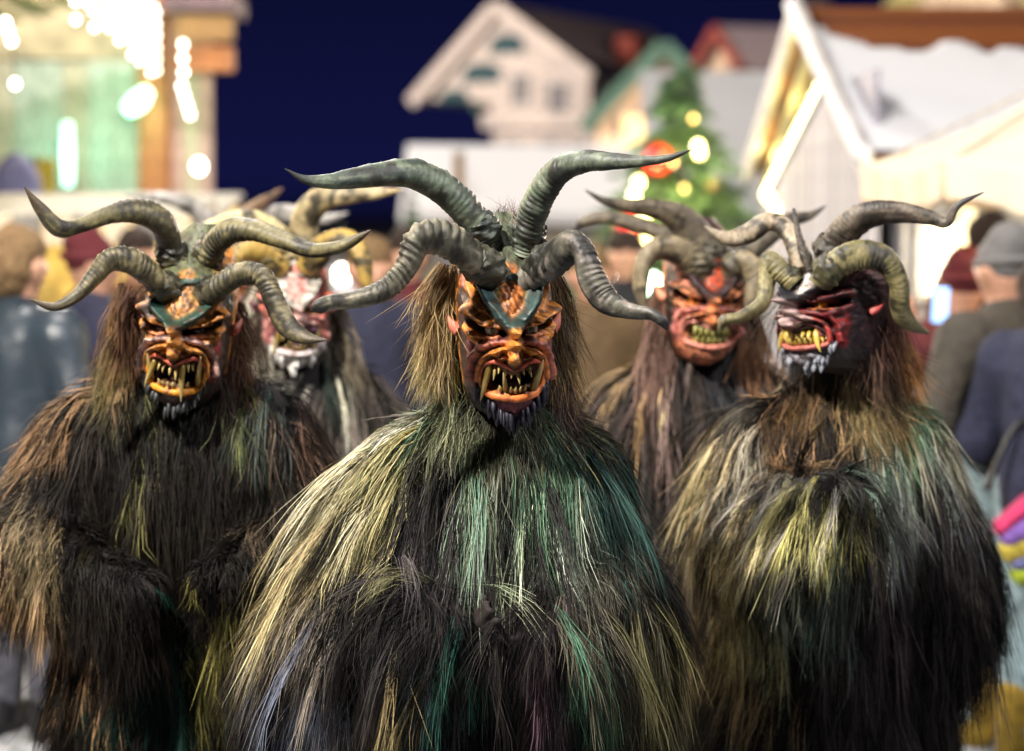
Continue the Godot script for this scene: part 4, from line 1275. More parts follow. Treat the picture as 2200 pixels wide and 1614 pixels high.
# s: px, d, turn, h, jacket, trousers, shoes, skin, hat, hat_m, arms [[elbow, hand] right then left, in body axes], hands
func spectator(s: Dictionary) -> Node3D:
	var where := at(s.px, 900, s.d)
	where.y = 0.0
	var o := thing("person", s.label, "person", where, s.turn, s.get("group", "spectators of the parade"))
	var q: float = s.get("h", 1.75) / 1.78
	var sc := func(L: Array) -> Array:
		var out := []
		for b in L: out.append([b[0] * q, b[1] * q, b[2] * q, b[3] * q])
		return out
	var arms: Array = s.get("arms", [[Vector3(-0.27, 1.14, -0.03), Vector3(-0.26, 0.88, 0.08)], [Vector3(0.27, 1.14, -0.03), Vector3(0.26, 0.88, 0.08)]])
	var sh := [Vector3(-0.185, 1.43, -0.01), Vector3(0.185, 1.43, -0.01)]
	var lean: float = s.get("lean", 0.0)
	var hd := Vector3(0, 0, lean)
	var skin := [
		[Vector3(0, 1.66, -0.01) + hd, Vector3(0, 1.70, -0.015) + hd, 0.092, 0.088], [Vector3(0, 1.60, 0.035) + hd, Vector3(0, 1.63, 0.02) + hd, 0.052, 0.075],
		[Vector3(0, 1.645, 0.10) + hd, Vector3(0, 1.615, 0.115) + hd, 0.010, 0.017], [Vector3(-0.04, 1.665, 0.075) + hd, Vector3(0.04, 1.665, 0.075) + hd, 0.022, 0.022],
		[Vector3(-0.094, 1.65, -0.01) + hd, Vector3(-0.102, 1.67, -0.02) + hd, 0.016, 0.022], [Vector3(0.094, 1.65, -0.01) + hd, Vector3(0.102, 1.67, -0.02) + hd, 0.016, 0.022],
		[Vector3(0, 1.60, -0.01) + hd, Vector3(0, 1.44, -0.02), 0.055, 0.065], [Vector3(0, 1.40, 0), Vector3(0, 1.0, 0), 0.13, 0.13], [sh[0], sh[1], 0.07, 0.07],
		[Vector3(-0.09, 0.95, 0), Vector3(-0.1, 0.5, 0.01), 0.10, 0.065], [Vector3(-0.1, 0.5, 0.01), Vector3(-0.11, 0.1, -0.01), 0.062, 0.045],
		[Vector3(0.09, 0.95, 0), Vector3(0.1, 0.5, 0.01), 0.10, 0.065], [Vector3(0.1, 0.5, 0.01), Vector3(0.11, 0.1, -0.01), 0.062, 0.045],
		[Vector3(-0.11, 0.06, -0.03), Vector3(-0.12, 0.045, 0.13), 0.04, 0.035], [Vector3(0.11, 0.06, -0.03), Vector3(0.12, 0.045, 0.13), 0.04, 0.035],
	]
	var coat := [
		[Vector3(0, 1.36, -0.01), Vector3(0, 1.02, 0), 0.165, 0.17], [Vector3(0, 1.02, 0), Vector3(0, 0.92, 0), 0.175, 0.17], [sh[0] + Vector3(0.03, -0.01, 0), sh[1] + Vector3(-0.03, -0.01, 0), 0.105, 0.105],
		[Vector3(0, 1.50, -0.035), Vector3(0, 1.47, 0.02), 0.085, 0.08],
	]
	var hands := []
	for k in 2:
		var e: Vector3 = arms[k][0]
		var w: Vector3 = arms[k][1]
		skin.append([sh[k], e, 0.05, 0.042])
		skin.append([e, w, 0.042, 0.03])
		coat.append([sh[k], e, 0.085, 0.072])
		coat.append([e, e.lerp(w, 0.88), 0.072, 0.055])
		var dir := (w - e).normalized()
		hands.append_array(hand_bones(w, dir, Vector3.BACK if absf(dir.z) < 0.8 else Vector3.UP, 1.0 if k == 0 else -1.0, s.get("curl", 0.7)))
	var pants := []
	for x in [-1.0, 1.0]:
		pants.append([Vector3(x * 0.085, 0.97, 0), Vector3(x * 0.1, 0.52, 0.015), 0.125, 0.09])
		pants.append([Vector3(x * 0.1, 0.52, 0.015), Vector3(x * 0.11, 0.13, -0.01), 0.09, 0.078])
	put("body", joined([netted(sc.call(skin), 0.026, 0.03), netted(sc.call(hands), 0.0085, 0.012)]), M[s.get("skin", "skin")], o)
	put("jacket", array_from(netted(sc.call(coat), 0.028, 0.05)), M[s.jacket], o)
	put("trousers", array_from(netted(sc.call(pants), 0.024, 0.03)), M[s.trousers], o)
	for x in [-1.0, 1.0]:
		put("boot", array_from(netted(sc.call([[Vector3(x * 0.11, 0.26 if s.get("tall", false) else 0.12, -0.025), Vector3(x * 0.11, 0.07, -0.03), 0.074, 0.062], [Vector3(x * 0.11, 0.055, -0.03), Vector3(x * 0.125, 0.05, 0.14), 0.055, 0.05]]), 0.018, 0.03)), M[s.shoes], o)
	var top := Vector3(0, 1.70, -0.02) + hd
	if s.hat == "beanie":
		put("beanie", array_from(netted(sc.call([[top + Vector3(0, 0.01, 0), top + Vector3(0, 0.055, -0.02), 0.104, 0.085]]), 0.016, 0.02)), M[s.hat_m], o)
		var ring := []
		for a in 13: ring.append((top + Vector3(sin(TAU * a / 12) * 0.098, -0.005 - 0.01 * cos(TAU * a / 12), cos(TAU * a / 12) * 0.104)) * q)
		put("beanie_fold", tube(ring, [0.017, 0.017, 0.017], 40, 8, null, null, false), M[s.hat_m], o)
	else:
		put("hair", shaggy(netted(sc.call([[top + Vector3(0, 0.012, -0.005), top + Vector3(0, -0.02, -0.03), 0.100, 0.098], [top + Vector3(0, -0.06, -0.05), top + Vector3(0, -0.09, -0.05), 0.075, 0.055], [top + Vector3(0, 0.035, 0.05), top + Vector3(0, 0.03, 0.0), 0.062, 0.08]]), 0.010, 0.03)), M[s.hat_m], o)
	# face
	for x in [-1.0, 1.0]:
		var e := SphereMesh.new()
		e.radius = 0.011
		e.height = 0.022
		e.radial_segments = 10
		e.rings = 6
		put("eye", e, M.eye_dark, o, Transform3D(Basis(), (Vector3(x * 0.032, 1.655, 0.094) + hd) * q))
	put("mouth", tube([(Vector3(-0.022, 1.582, 0.083) + hd) * q, (Vector3(0, 1.585, 0.094) + hd) * q, (Vector3(0.022, 1.582, 0.083) + hd) * q], [0.003, 0.006, 0.003], 8, 6), M.lip, o)
	return o

func shaggy(r: Array) -> ArrayMesh:
	# tousled: the surface of the hair is pushed in and out in tufts
	for k in r[0].size():
		var p: Vector3 = r[0][k]
		r[0][k] = p + r[1][k] * (0.016 * noise.get_noise_3d(p.x * 2200.0, p.y * 900.0, p.z * 2200.0) + 0.006 * fine.get_noise_3d(p.x * 3000.0, p.y * 900.0, p.z * 3000.0))
	normals(r[0], r[2], r[1])
	return array_mesh(r[0], r[1], PackedColorArray(), r[2])

func array_from(r: Array) -> ArrayMesh:
	return array_mesh(r[0], r[1], PackedColorArray(), r[2])

func spectators() -> void:
	var t0 := Time.get_ticks_msec()
	spectator({"px": 48.0, "d": 8.4, "turn": PI - 0.5, "h": 1.77, "jacket": "leather", "trousers": "grey_cloth", "shoes": "black_leather", "hat": "hair", "hat_m": "blond", "skin": "skin", "label": "blond spectator seen from behind in a shiny blue-grey leather jacket"})
	spectator({"px": 205.0, "d": 9.6, "turn": PI * 0.62, "h": 1.74, "jacket": "navy_cloth", "trousers": "dark_cloth", "shoes": "black_leather", "hat": "beanie", "hat_m": "maroon_knit", "label": "spectator in navy coat and dark red knitted cap beyond the leather jacket"})
	spectator({"px": 300.0, "d": 11.6, "turn": 0.5, "h": 1.72, "jacket": "brown_cloth", "trousers": "dark_cloth", "shoes": "black_leather", "hat": "hair", "hat_m": "dark_hair", "label": "spectator in brown coat far behind the navy coat"})
	spectator({"px": 800.0, "d": 10.2, "turn": 0.35, "h": 1.70, "jacket": "navy_cloth", "trousers": "dark_cloth", "shoes": "black_leather", "hat": "hair", "hat_m": "blond", "label": "fair-haired spectator in navy coat between the pink mask and front figure"})
	spectator({"px": 872.0, "d": 11.6, "turn": -0.4, "h": 1.72, "jacket": "maroon_cloth", "trousers": "dark_cloth", "shoes": "black_leather", "hat": "hair", "hat_m": "dark_hair", "label": "dark-haired spectator in maroon coat behind the front figure's wig"})
	spectator({"px": 1268.0, "d": 10.6, "turn": 0.2, "h": 1.66, "jacket": "ochre_cloth", "trousers": "dark_cloth", "shoes": "black_leather", "hat": "hair", "hat_m": "blond", "label": "spectator in ochre jacket beyond the front figure's right horn"})
	spectator({"px": 1340.0, "d": 12.4, "turn": -0.5, "h": 1.7, "jacket": "dark_cloth", "trousers": "dark_cloth", "shoes": "black_leather", "hat": "hair", "hat_m": "dark_hair", "label": "spectator in dark coat left of the peach mask's long hair"})
	spectator({"px": 2150.0, "d": 8.3, "turn": PI + 0.5, "h": 1.76, "jacket": "olive_wool", "trousers": "pale_denim", "shoes": "suede", "tall": true, "hat": "beanie", "hat_m": "grey_knit", "arms": [[Vector3(-0.30, 1.16, 0.0), Vector3(-0.2, 1.12, 0.22)], [Vector3(0.30, 1.16, 0.0), Vector3(0.2, 1.12, 0.22)]], "label": "spectator from behind in grey beanie, olive wool jacket, pale jeans and tan boots"})
	spectator({"px": 2062.0, "d": 9.3, "turn": PI + 0.25, "h": 1.66, "jacket": "maroon_cloth", "trousers": "blue_denim", "shoes": "black_leather", "hat": "beanie", "hat_m": "maroon_knit", "arms": [[Vector3(-0.30, 1.22, 0.12), Vector3(-0.20, 1.40, 0.28)], [Vector3(0.27, 1.22, 0.18), Vector3(0.20, 1.50, 0.16)]], "curl": 1.0, "label": "spectator in maroon beanie raising a phone, blue jeans"})
	spectator({"px": 2126.0, "d": 10.8, "turn": PI - 0.4, "h": 1.80, "jacket": "maroon_cloth", "trousers": "dark_cloth", "shoes": "black_leather", "hat": "hair", "hat_m": "dark_hair", "label": "tall dark-haired spectator behind the grey beanie"})
	spectator({"px": 2262.0, "d": 7.9, "turn": PI * 0.78, "h": 1.70, "jacket": "navy_cloth", "trousers": "pale_denim", "shoes": "suede", "tall": true, "hat": "hair", "hat_m": "dark_hair", "arms": [[Vector3(-0.30, 1.14, 0.02), Vector3(-0.2, 1.10, 0.2)], [Vector3(0.30, 1.13, 0.02), Vector3(0.14, 1.33, 0.20)]], "label": "spectator at the right edge with bent navy sleeve and colourful bag"})
	# the raised phone
	var ph := thing("mobile_phone", "raised mobile phone with glowing blue screen", "phone", at(2020, 655, 9.05))
	ph.rotation = Vector3(0.0, 0.15, -0.06)
	put("case", box(Vector3(0.068, 0.145, 0.009), 0.004), M.black_leather, ph)
	put("screen", box(Vector3(0.060, 0.130, 0.002), 0.0006), M.phone_screen, ph, Transform3D(Basis(), Vector3(0, 0, 0.0062)))
	# the bag: a tote of bright printed cloth panels
	var bag := thing("shoulder_bag", "shoulder bag in pink, violet and yellow stripes at the right edge", "bag", at(2180, 1290, 7.75))
	var cols := ["pink_cloth", "violet_cloth", "yellow_cloth", "lilac_cloth", "lime_cloth"]
	for k in 5:
		put("panel", box(Vector3(0.26 - 0.03 * (k % 2), 0.05 + 0.012 * (k % 3), 0.10 + 0.012 * (k % 2)), 0.02), M[cols[k]], bag, Transform3D(Basis(Vector3.BACK, 0.75 - 0.2 * k), Vector3(0.03 + 0.022 * k, 0.31 - 0.058 * k, 0)))
	put("strap", tube([Vector3(-0.1, 0.36, 0), Vector3(0.02, 0.58, -0.02), Vector3(0.12, 0.36, 0)], [0.012, 0.012, 0.012], 20, 8), M.black_leather, bag)
	print("spectators ms ", Time.get_ticks_msec() - t0)

# ------------------------------------------------------------------ the place
func ground() -> void:
	var g := tag(put("street", plane(400.0), M.asphalt, self), "", "", "", "structure")
	# setts: the nearest and clearest are stones of their own, the rest one layer
	var L := []
	for r in 44:
		var z := -8.0 - r * 0.105
		for c in 90:
			var x := -4.6 + c * 0.105 + (0.05 if r % 2 else 0.0) + rng.randf_range(-0.006, 0.006)
			if absf(x) > -z * 0.225: continue
			L.append(Vector3(x, 0, z + rng.randf_range(-0.006, 0.006)))
	var pick := func(p: Vector3) -> bool:
		var f := frame_of(p)
		return (f.x < 170.0 or f.x > 2020.0) and f.y > 1380.0 and f.y < 1640.0
	var variants := []
	for k in 5: variants.append(box(Vector3(0.092 + 0.004 * (k % 3), 0.05, 0.090 + 0.005 * (k % 2)), 0.016))
	var rest := []
	var n := 0
	for p in L:
		if n < 290 and pick.call(p):
			n += 1
			put("sett", variants[n % 5], M["sett%d" % (n % 3)], g, Transform3D(Basis(Vector3.UP, rng.randf_range(-0.05, 0.05)), p + Vector3(0, -0.016 + rng.randf_range(-0.004, 0.004), 0)))
		else:
			rest.append(p)
	var mm := MultiMesh.new()
	mm.transform_format = MultiMesh.TRANSFORM_3D
	mm.mesh = variants[0]
	mm.instance_count = rest.size()
	for k in rest.size():
		mm.set_instance_transform(k, Transform3D(Basis(Vector3.UP, rng.randf_range(-0.05, 0.05)), rest[k] + Vector3(0, -0.016 + rng.randf_range(-0.004, 0.004), 0)))
	var mi := MultiMeshInstance3D.new()
	mi.name = "setts"
	mi.multimesh = mm
	mi.material_override = M.sett0
	mi.set_meta("kind", "stuff")
	g.add_child(mi)

func plane(size: float) -> PlaneMesh:
	var p := PlaneMesh.new()
	p.size = Vector2(size, size)
	return p

func street_lamp(where: Vector3, energy: float, color: Color, label: String, h := 4.2) -> void:
	var o := thing("street_lamp", label, "street lamp", Vector3(where.x, 0, where.z), 0.0, "street lamps round the market square")
	put("base", tube([Vector3(0, 0, 0), Vector3(0, 0.1, 0), Vector3(0, 0.5, 0)], [0.14, 0.12, 0.07], 10, 14), M.iron, o)
	put("pole", tube([Vector3(0, 0.4, 0), Vector3(0, h * 0.6, 0), Vector3(0, h - 0.3, 0)], [0.055, 0.045, 0.035], 8, 12), M.iron, o)
	put("collar", tube([Vector3(0, h - 0.34, 0), Vector3(0, h - 0.28, 0), Vector3(0, h - 0.24, 0)], [0.05, 0.11, 0.12], 6, 14), M.iron, o)
	put("cap", tube([Vector3(0, h + 0.24, 0), Vector3(0, h + 0.3, 0), Vector3(0, h + 0.44, 0)], [0.26, 0.2, 0.02], 8, 16), M.iron, o)
	for k in 4:
		var a := TAU * k / 4.0 + 0.3
		beam("cap_rod", Vector3(cos(a) * 0.11, h - 0.26, sin(a) * 0.11), Vector3(cos(a) * 0.24, h + 0.26, sin(a) * 0.24), 0.014, 0.014, M.iron, o)
	var b := SphereMesh.new()
	b.radius = 0.16
	b.height = 0.32
	put("bulb", b, M.lamp_bulb, o, Transform3D(Basis(), Vector3(0, h, 0)))
	lamp(Vector3(0, h, 0), energy, color, 0.15, o)

func added_wire_lamp(where: Vector3, energy: float, color: Color, span: float, label: String) -> void:
	# unseen lamp added above the frame for its light; wire and shade invented
	var o := thing("added_hanging_lamp", label, "street lamp", where, 0.0, "street lamps round the market square")
	put("wire", tube([Vector3(-span, 1.0, 0), Vector3(0, 0.42, 0), Vector3(span, 1.0, 0)], [0.012, 0.012, 0.012], 20, 6), M.wire, o)
	put("shade", tube([Vector3(0, 0.44, 0), Vector3(0, 0.34, 0), Vector3(0, 0.2, 0), Vector3(0, 0.14, 0)], [0.03, 0.06, 0.24, 0.3], 12, 18, null, null, false), M.iron, o)
	var b := SphereMesh.new()
	b.radius = 0.15
	b.height = 0.3
	put("bulb", b, M.lamp_bulb, o, Transform3D(Basis(), Vector3(0, 0, 0)))
	lamp(Vector3.ZERO, energy, color, 0.14, o)

func slung() -> void:
	added_wire_lamp(Vector3(-1.3, 5.6, -8.0), 11.0, Color(1.0, 0.97, 0.95), 4.0, "unseen lamp added over the parade for rim light")  # added behind the figures to edge horns and fur with light

func bulb_string(label: String, pts: Array, r: float, m: Material, group := "strings of fairy lights") -> Node3D:
	var o := thing("fairy_lights", label, "string lights", pts[0], 0.0, group)
	var w := []
	for p in pts: w.append(p - pts[0])
	if w.size() > 1: put("wire", tube(w, [0.004, 0.004], maxi(w.size() * 2, 4), 5), M.wire, o)
	var key := "bulb%.3f" % r
	if not mesh_cache.has(key):
		var b := SphereMesh.new()
		b.radius = r
		b.height = r * 2.4
		b.radial_segments = 10
		b.rings = 6
		mesh_cache[key] = b
	for p in w: put("bulb", mesh_cache[key], m, o, Transform3D(Basis(), p + Vector3(0, -r, 0)))
	return o

func boards(parent: Node3D, a: Vector3, along: Vector3, up: Vector3, count: int, w: float, thick: float, height: Callable, mats: Array, called := "board", gap := 0.006) -> void:
	# a row of boards side by side, each its own height
	var z := along.cross(up).normalized()
	for k in count:
		var h: Vector2 = height.call(k)
		if h.y - h.x < 0.02: continue
		var m: Material = mats[(k * 7 + k / 3) % mats.size()]
		put(called, box(Vector3(w - gap, h.y - h.x, thick), 0.004), m, parent, Transform3D(Basis(along, up, z), a + along * (w * (k + 0.5)) + up * ((h.x + h.y) / 2.0) + z * rng.randf_range(-0.003, 0.003)))

func snow_sheet(o: Vector3, u: Vector3, v: Vector3, nu: int, nv: int, thick: float, cover: Callable) -> ArrayMesh:
	# a blanket of snow over a slope: where cover is low it lies under the roof boards
	var n := u.cross(v).normalized()
	if n.y < 0: n = -n
	var V := PackedVector3Array()
	var N := PackedVector3Array()
	var ix := PackedInt32Array()
	for j in nv + 1:
		for i in nu + 1:
			var s := float(i) / nu
			var t := float(j) / nv
			var p := o + u * s + v * t
			var c: float = cover.call(s, t)
			V.append(p + n * lerpf(-0.03, thick * (0.9 + 0.3 * noise.get_noise_3dv(p * 22.0)), smoothstep(-0.06, 0.08, c)))
			N.append(n)
	for j in nv:
		for i in nu:
			var a := j * (nu + 1) + i
			var b := a + nu + 1
			ix.append_array(PackedInt32Array([a, b, a + 1, a + 1, b, b + 1]))
	normals(V, ix, N)
	if N[0].dot(n) < 0:
		for k in range(0, ix.size(), 3):
			var t := ix[k + 1]
			ix[k + 1] = ix[k + 2]
			ix[k + 2] = t
		normals(V, ix, N)
	return array_mesh(V, N, PackedColorArray(), ix)

func market_hut() -> void:
	var o := thing("market_hut", "snowy wooden market hut with lit gable and bare brown ridge boards", "hut", Vector3(1.85, 0, -14.0))
	var X := Vector3.RIGHT
	# local: gable wall at x 0 faces left; ridge along x at y 2.95; eaves at z +2.8 and -2.8, y 2.06
	var roof_y := func(z: float) -> float: return 2.95 - 0.318 * absf(z)
	boards(o, Vector3(0, 0, -2.6), Vector3.BACK, Vector3.UP, 26, 0.2, 0.03, func(k: int) -> Vector2: return Vector2(0.0, roof_y.call(-2.5 + 0.2 * k) - 0.06), [M.board_grey, M.board_grey2, M.board_grey])
	# added lower panel; its sloping ledge keeps the string light off it
	boards(o, Vector3(-0.12, 0, -2.5), Vector3.BACK, Vector3.UP, 25, 0.2, 0.03, func(k: int) -> Vector2: return Vector2(0.0, minf(1.84 + 0.205 * (0.2 * k), 2.5)), [M.board_lilac, M.board_grey2, M.board_lilac], "added_panel_board")
	beam("ledge", Vector3(-0.07, 1.86, -2.5), Vector3(-0.07, 2.49, 0.56), 0.16, 0.03, M.board_grey2, o)  # added to stop the bulbs lighting the boards below
	# side facing the street
	boards(o, Vector3(0.02, 0, 2.55), Vector3.UP, Vector3.LEFT, 11, 0.19, 0.03, func(_k: int) -> Vector2: return Vector2(-5.2, 0.0), [M.board_grey, M.board_lilac, M.board_grey2], "side_board")
	# roof: boards along the ridge, near and far slope
	for s in [1.0, -1.0]:
		var dn := Vector3(0, -0.318, s).normalized()
		var nn := Vector3(0, 1, 0.318 * s).normalized()
		for k in 14:
			var p := Vector3(2.45, 2.97, 0) + dn * (0.11 + 0.213 * k)
			put("roof_board", box(Vector3(5.3, 0.03, 0.206), 0.006), [M.roof_brown, M.roof_brown2, M.roof_brown][k % 3], o, Transform3D(Basis(X, nn, X.cross(nn)), p))
		beam("bargeboard", Vector3(-0.22, 2.96, 0.0 + s * 0.02), Vector3(-0.22, 2.96, 0) + dn * 3.0, 0.04, 0.17, M.white_paint, o, nn)
		beam("rafter", Vector3(-0.1, 2.86, s * 0.02), Vector3(-0.1, 2.86, 0) + dn * 2.95, 0.06, 0.10, M.board_pale, o, nn)
	var dn := Vector3(0, -0.318, 1).normalized()
	put("snow", snow_sheet(Vector3(-0.2, 2.985, 0), X * 5.3, dn * 3.02, 90, 44, 0.05, func(s: float, t: float) -> float:
		return (t - 0.42) * 2.2 + 0.5 * noise.get_noise_2d(s * 420.0, t * 160.0) + 0.25 * noise.get_noise_2d(s * 1300.0 + 50.0, t * 500.0) + maxf(0.0, 0.18 - s) * 3.2), M.snow, o)
	put("snow", snow_sheet(Vector3(-0.2, 2.985, 0), X * 5.3, Vector3(0, -0.318, -1).normalized() * 3.02, 40, 20, 0.06, func(_s: float, t: float) -> float: return t - 0.02), M.snow, o)
	put("snow", tube([Vector3(-0.24, 2.99, 0.03), Vector3(-0.24, 2.5, 1.5), Vector3(-0.24, 2.08, 2.9)], [0.05, 0.035, 0.045], 30, 10), M.snow, o)
	beam("eave_beam", Vector3(0.1, 1.96, 2.82), Vector3(5.0, 1.96, 2.82), 0.09, 0.12, M.roof_brown2, o)
	for x in [0.25, 1.5]: beam("post", Vector3(x, 0, 2.8), Vector3(x, 1.9, 2.8), 0.08, 0.08, M.board_pale, o)
	# lit window in the side
	var w := put("window_frame", box(Vector3(0.40, 0.40, 0.05), 0.01), M.white_paint, o, Transform3D(Basis(), Vector3(0.25, 1.60, 2.60)))
	put("window_pane", box(Vector3(0.32, 0.32, 0.012), 0.003), M.lit_window, w, Transform3D(Basis(), Vector3(0, 0, 0.034)))
	put("glazing_bar", box(Vector3(0.02, 0.32, 0.02), 0.003), M.white_paint, w, Transform3D(Basis(), Vector3(0.07, 0, 0.05)))
	lamp(o.position + Vector3(0.25, 1.6, 2.95), 0.5, Color(1.0, 0.95, 0.75), 0.15, self)
	# the lights along the ledge
	var pts := []
	for k in 34:
		var t := k / 33.0
		pts.append(o.position + Vector3(-0.13, 1.93, -2.42).lerp(Vector3(-0.13, 2.54, 0.5), t) + Vector3(0, 0.012 * sin(k * 2.0), 0))
	bulb_string("dense warm fairy lights along the slanting added ledge of the hut gable", pts, 0.026, M.bulb_lemon)
	for t in [0.15, 0.5, 0.85]: lamp(o.position + Vector3(-0.16, 2.02, -2.42).lerp(Vector3(-0.16, 2.60, 0.5), t), 0.16, Color(1.0, 0.93, 0.55), 0.05, self)
	bulb_string("pair of warm bulbs at the foot of the hut gable", [at(1652, 415, 15.8), at(1668, 440, 15.6)], 0.03, M.bulb_lemon)

func parasol() -> void:
	var c := Vector3(2.52, 0, -9.4)
	var o := thing("parasol", "cream market parasol in front of the snowy hut", "parasol", c)
	put("pole", tube([Vector3(0, 0, 0), Vector3(0, 1.2, 0), Vector3(0, 2.6, 0)], [0.03, 0.028, 0.024], 6, 10), M.white_paint, o)
	put("base", tube([Vector3(0, 0, 0), Vector3(0, 0.06, 0), Vector3(0, 0.09, 0)], [0.3, 0.28, 0.05], 6, 20), M.iron, o)
	var corners := []
	for k in 8:
		var a := TAU * k / 8.0 + 0.2
		corners.append(Vector3(cos(a) * 1.16, 2.02 + 0.015 * sin(k * 2.3), sin(a) * 1.16))
	for k in 8:
		var a: Vector3 = corners[k]
		var b: Vector3 = corners[(k + 1) % 8]
		var V := PackedVector3Array()
		var N := PackedVector3Array()
		var ix := PackedInt32Array()
		for j in 9:
			for i in 9:
				var t := j / 8.0
				var e := a.lerp(b, i / 8.0)
				var p := Vector3(0, 2.62, 0).lerp(e, t) - Vector3(0, 0.09 * sin(PI * t) + 0.05 * sin(PI * i / 8.0) * t, 0)
				V.append(p)
				N.append(Vector3.UP)
		for j in 8:
			for i in 8:
				var q := j * 9 + i
				ix.append_array(PackedInt32Array([q, q + 1, q + 9, q + 1, q + 10, q + 9]))
		normals(V, ix, N)
		put("canopy_panel", array_mesh(V, N, PackedColorArray(), ix), M.canvas, o)
		beam("rib", Vector3(0, 2.55, 0), a - Vector3(0, 0.02, 0), 0.018, 0.012, M.board_pale, o)
		# hanging edge of cloth with a soft fold
		V = PackedVector3Array()
		N = PackedVector3Array()
		ix = PackedInt32Array()
		for i in 13:
			var e := a.lerp(b, i / 12.0) - Vector3(0, 0.05 * sin(PI * i / 12.0), 0)
			var out := Vector3(e.x, 0, e.z).normalized() * 0.02 * sin(i * 1.9)
			V.append(e)
			V.append(e + out - Vector3(0, 0.13 + 0.015 * sin(i * 1.1), 0))
			N.append(out)
			N.append(out)
		for i in 12: ix.append_array(PackedInt32Array([i * 2, i * 2 + 2, i * 2 + 1, i * 2 + 1, i * 2 + 2, i * 2 + 3]))
		normals(V, ix, N)
		put("valance", array_mesh(V, N, PackedColorArray(), ix), M.canvas, o)
	# a warm bulb hangs under it
	var b := SphereMesh.new()
	b.radius = 0.04
	b.height = 0.09
	put("hanging_bulb", b, M.bulb_warm, o, Transform3D(Basis(), Vector3(-0.35, 1.88, 0.3)))
	lamp(Vector3(-0.35, 1.88, 0.3), 0.3, Color(1.0, 0.9, 0.76), 0.04, o)

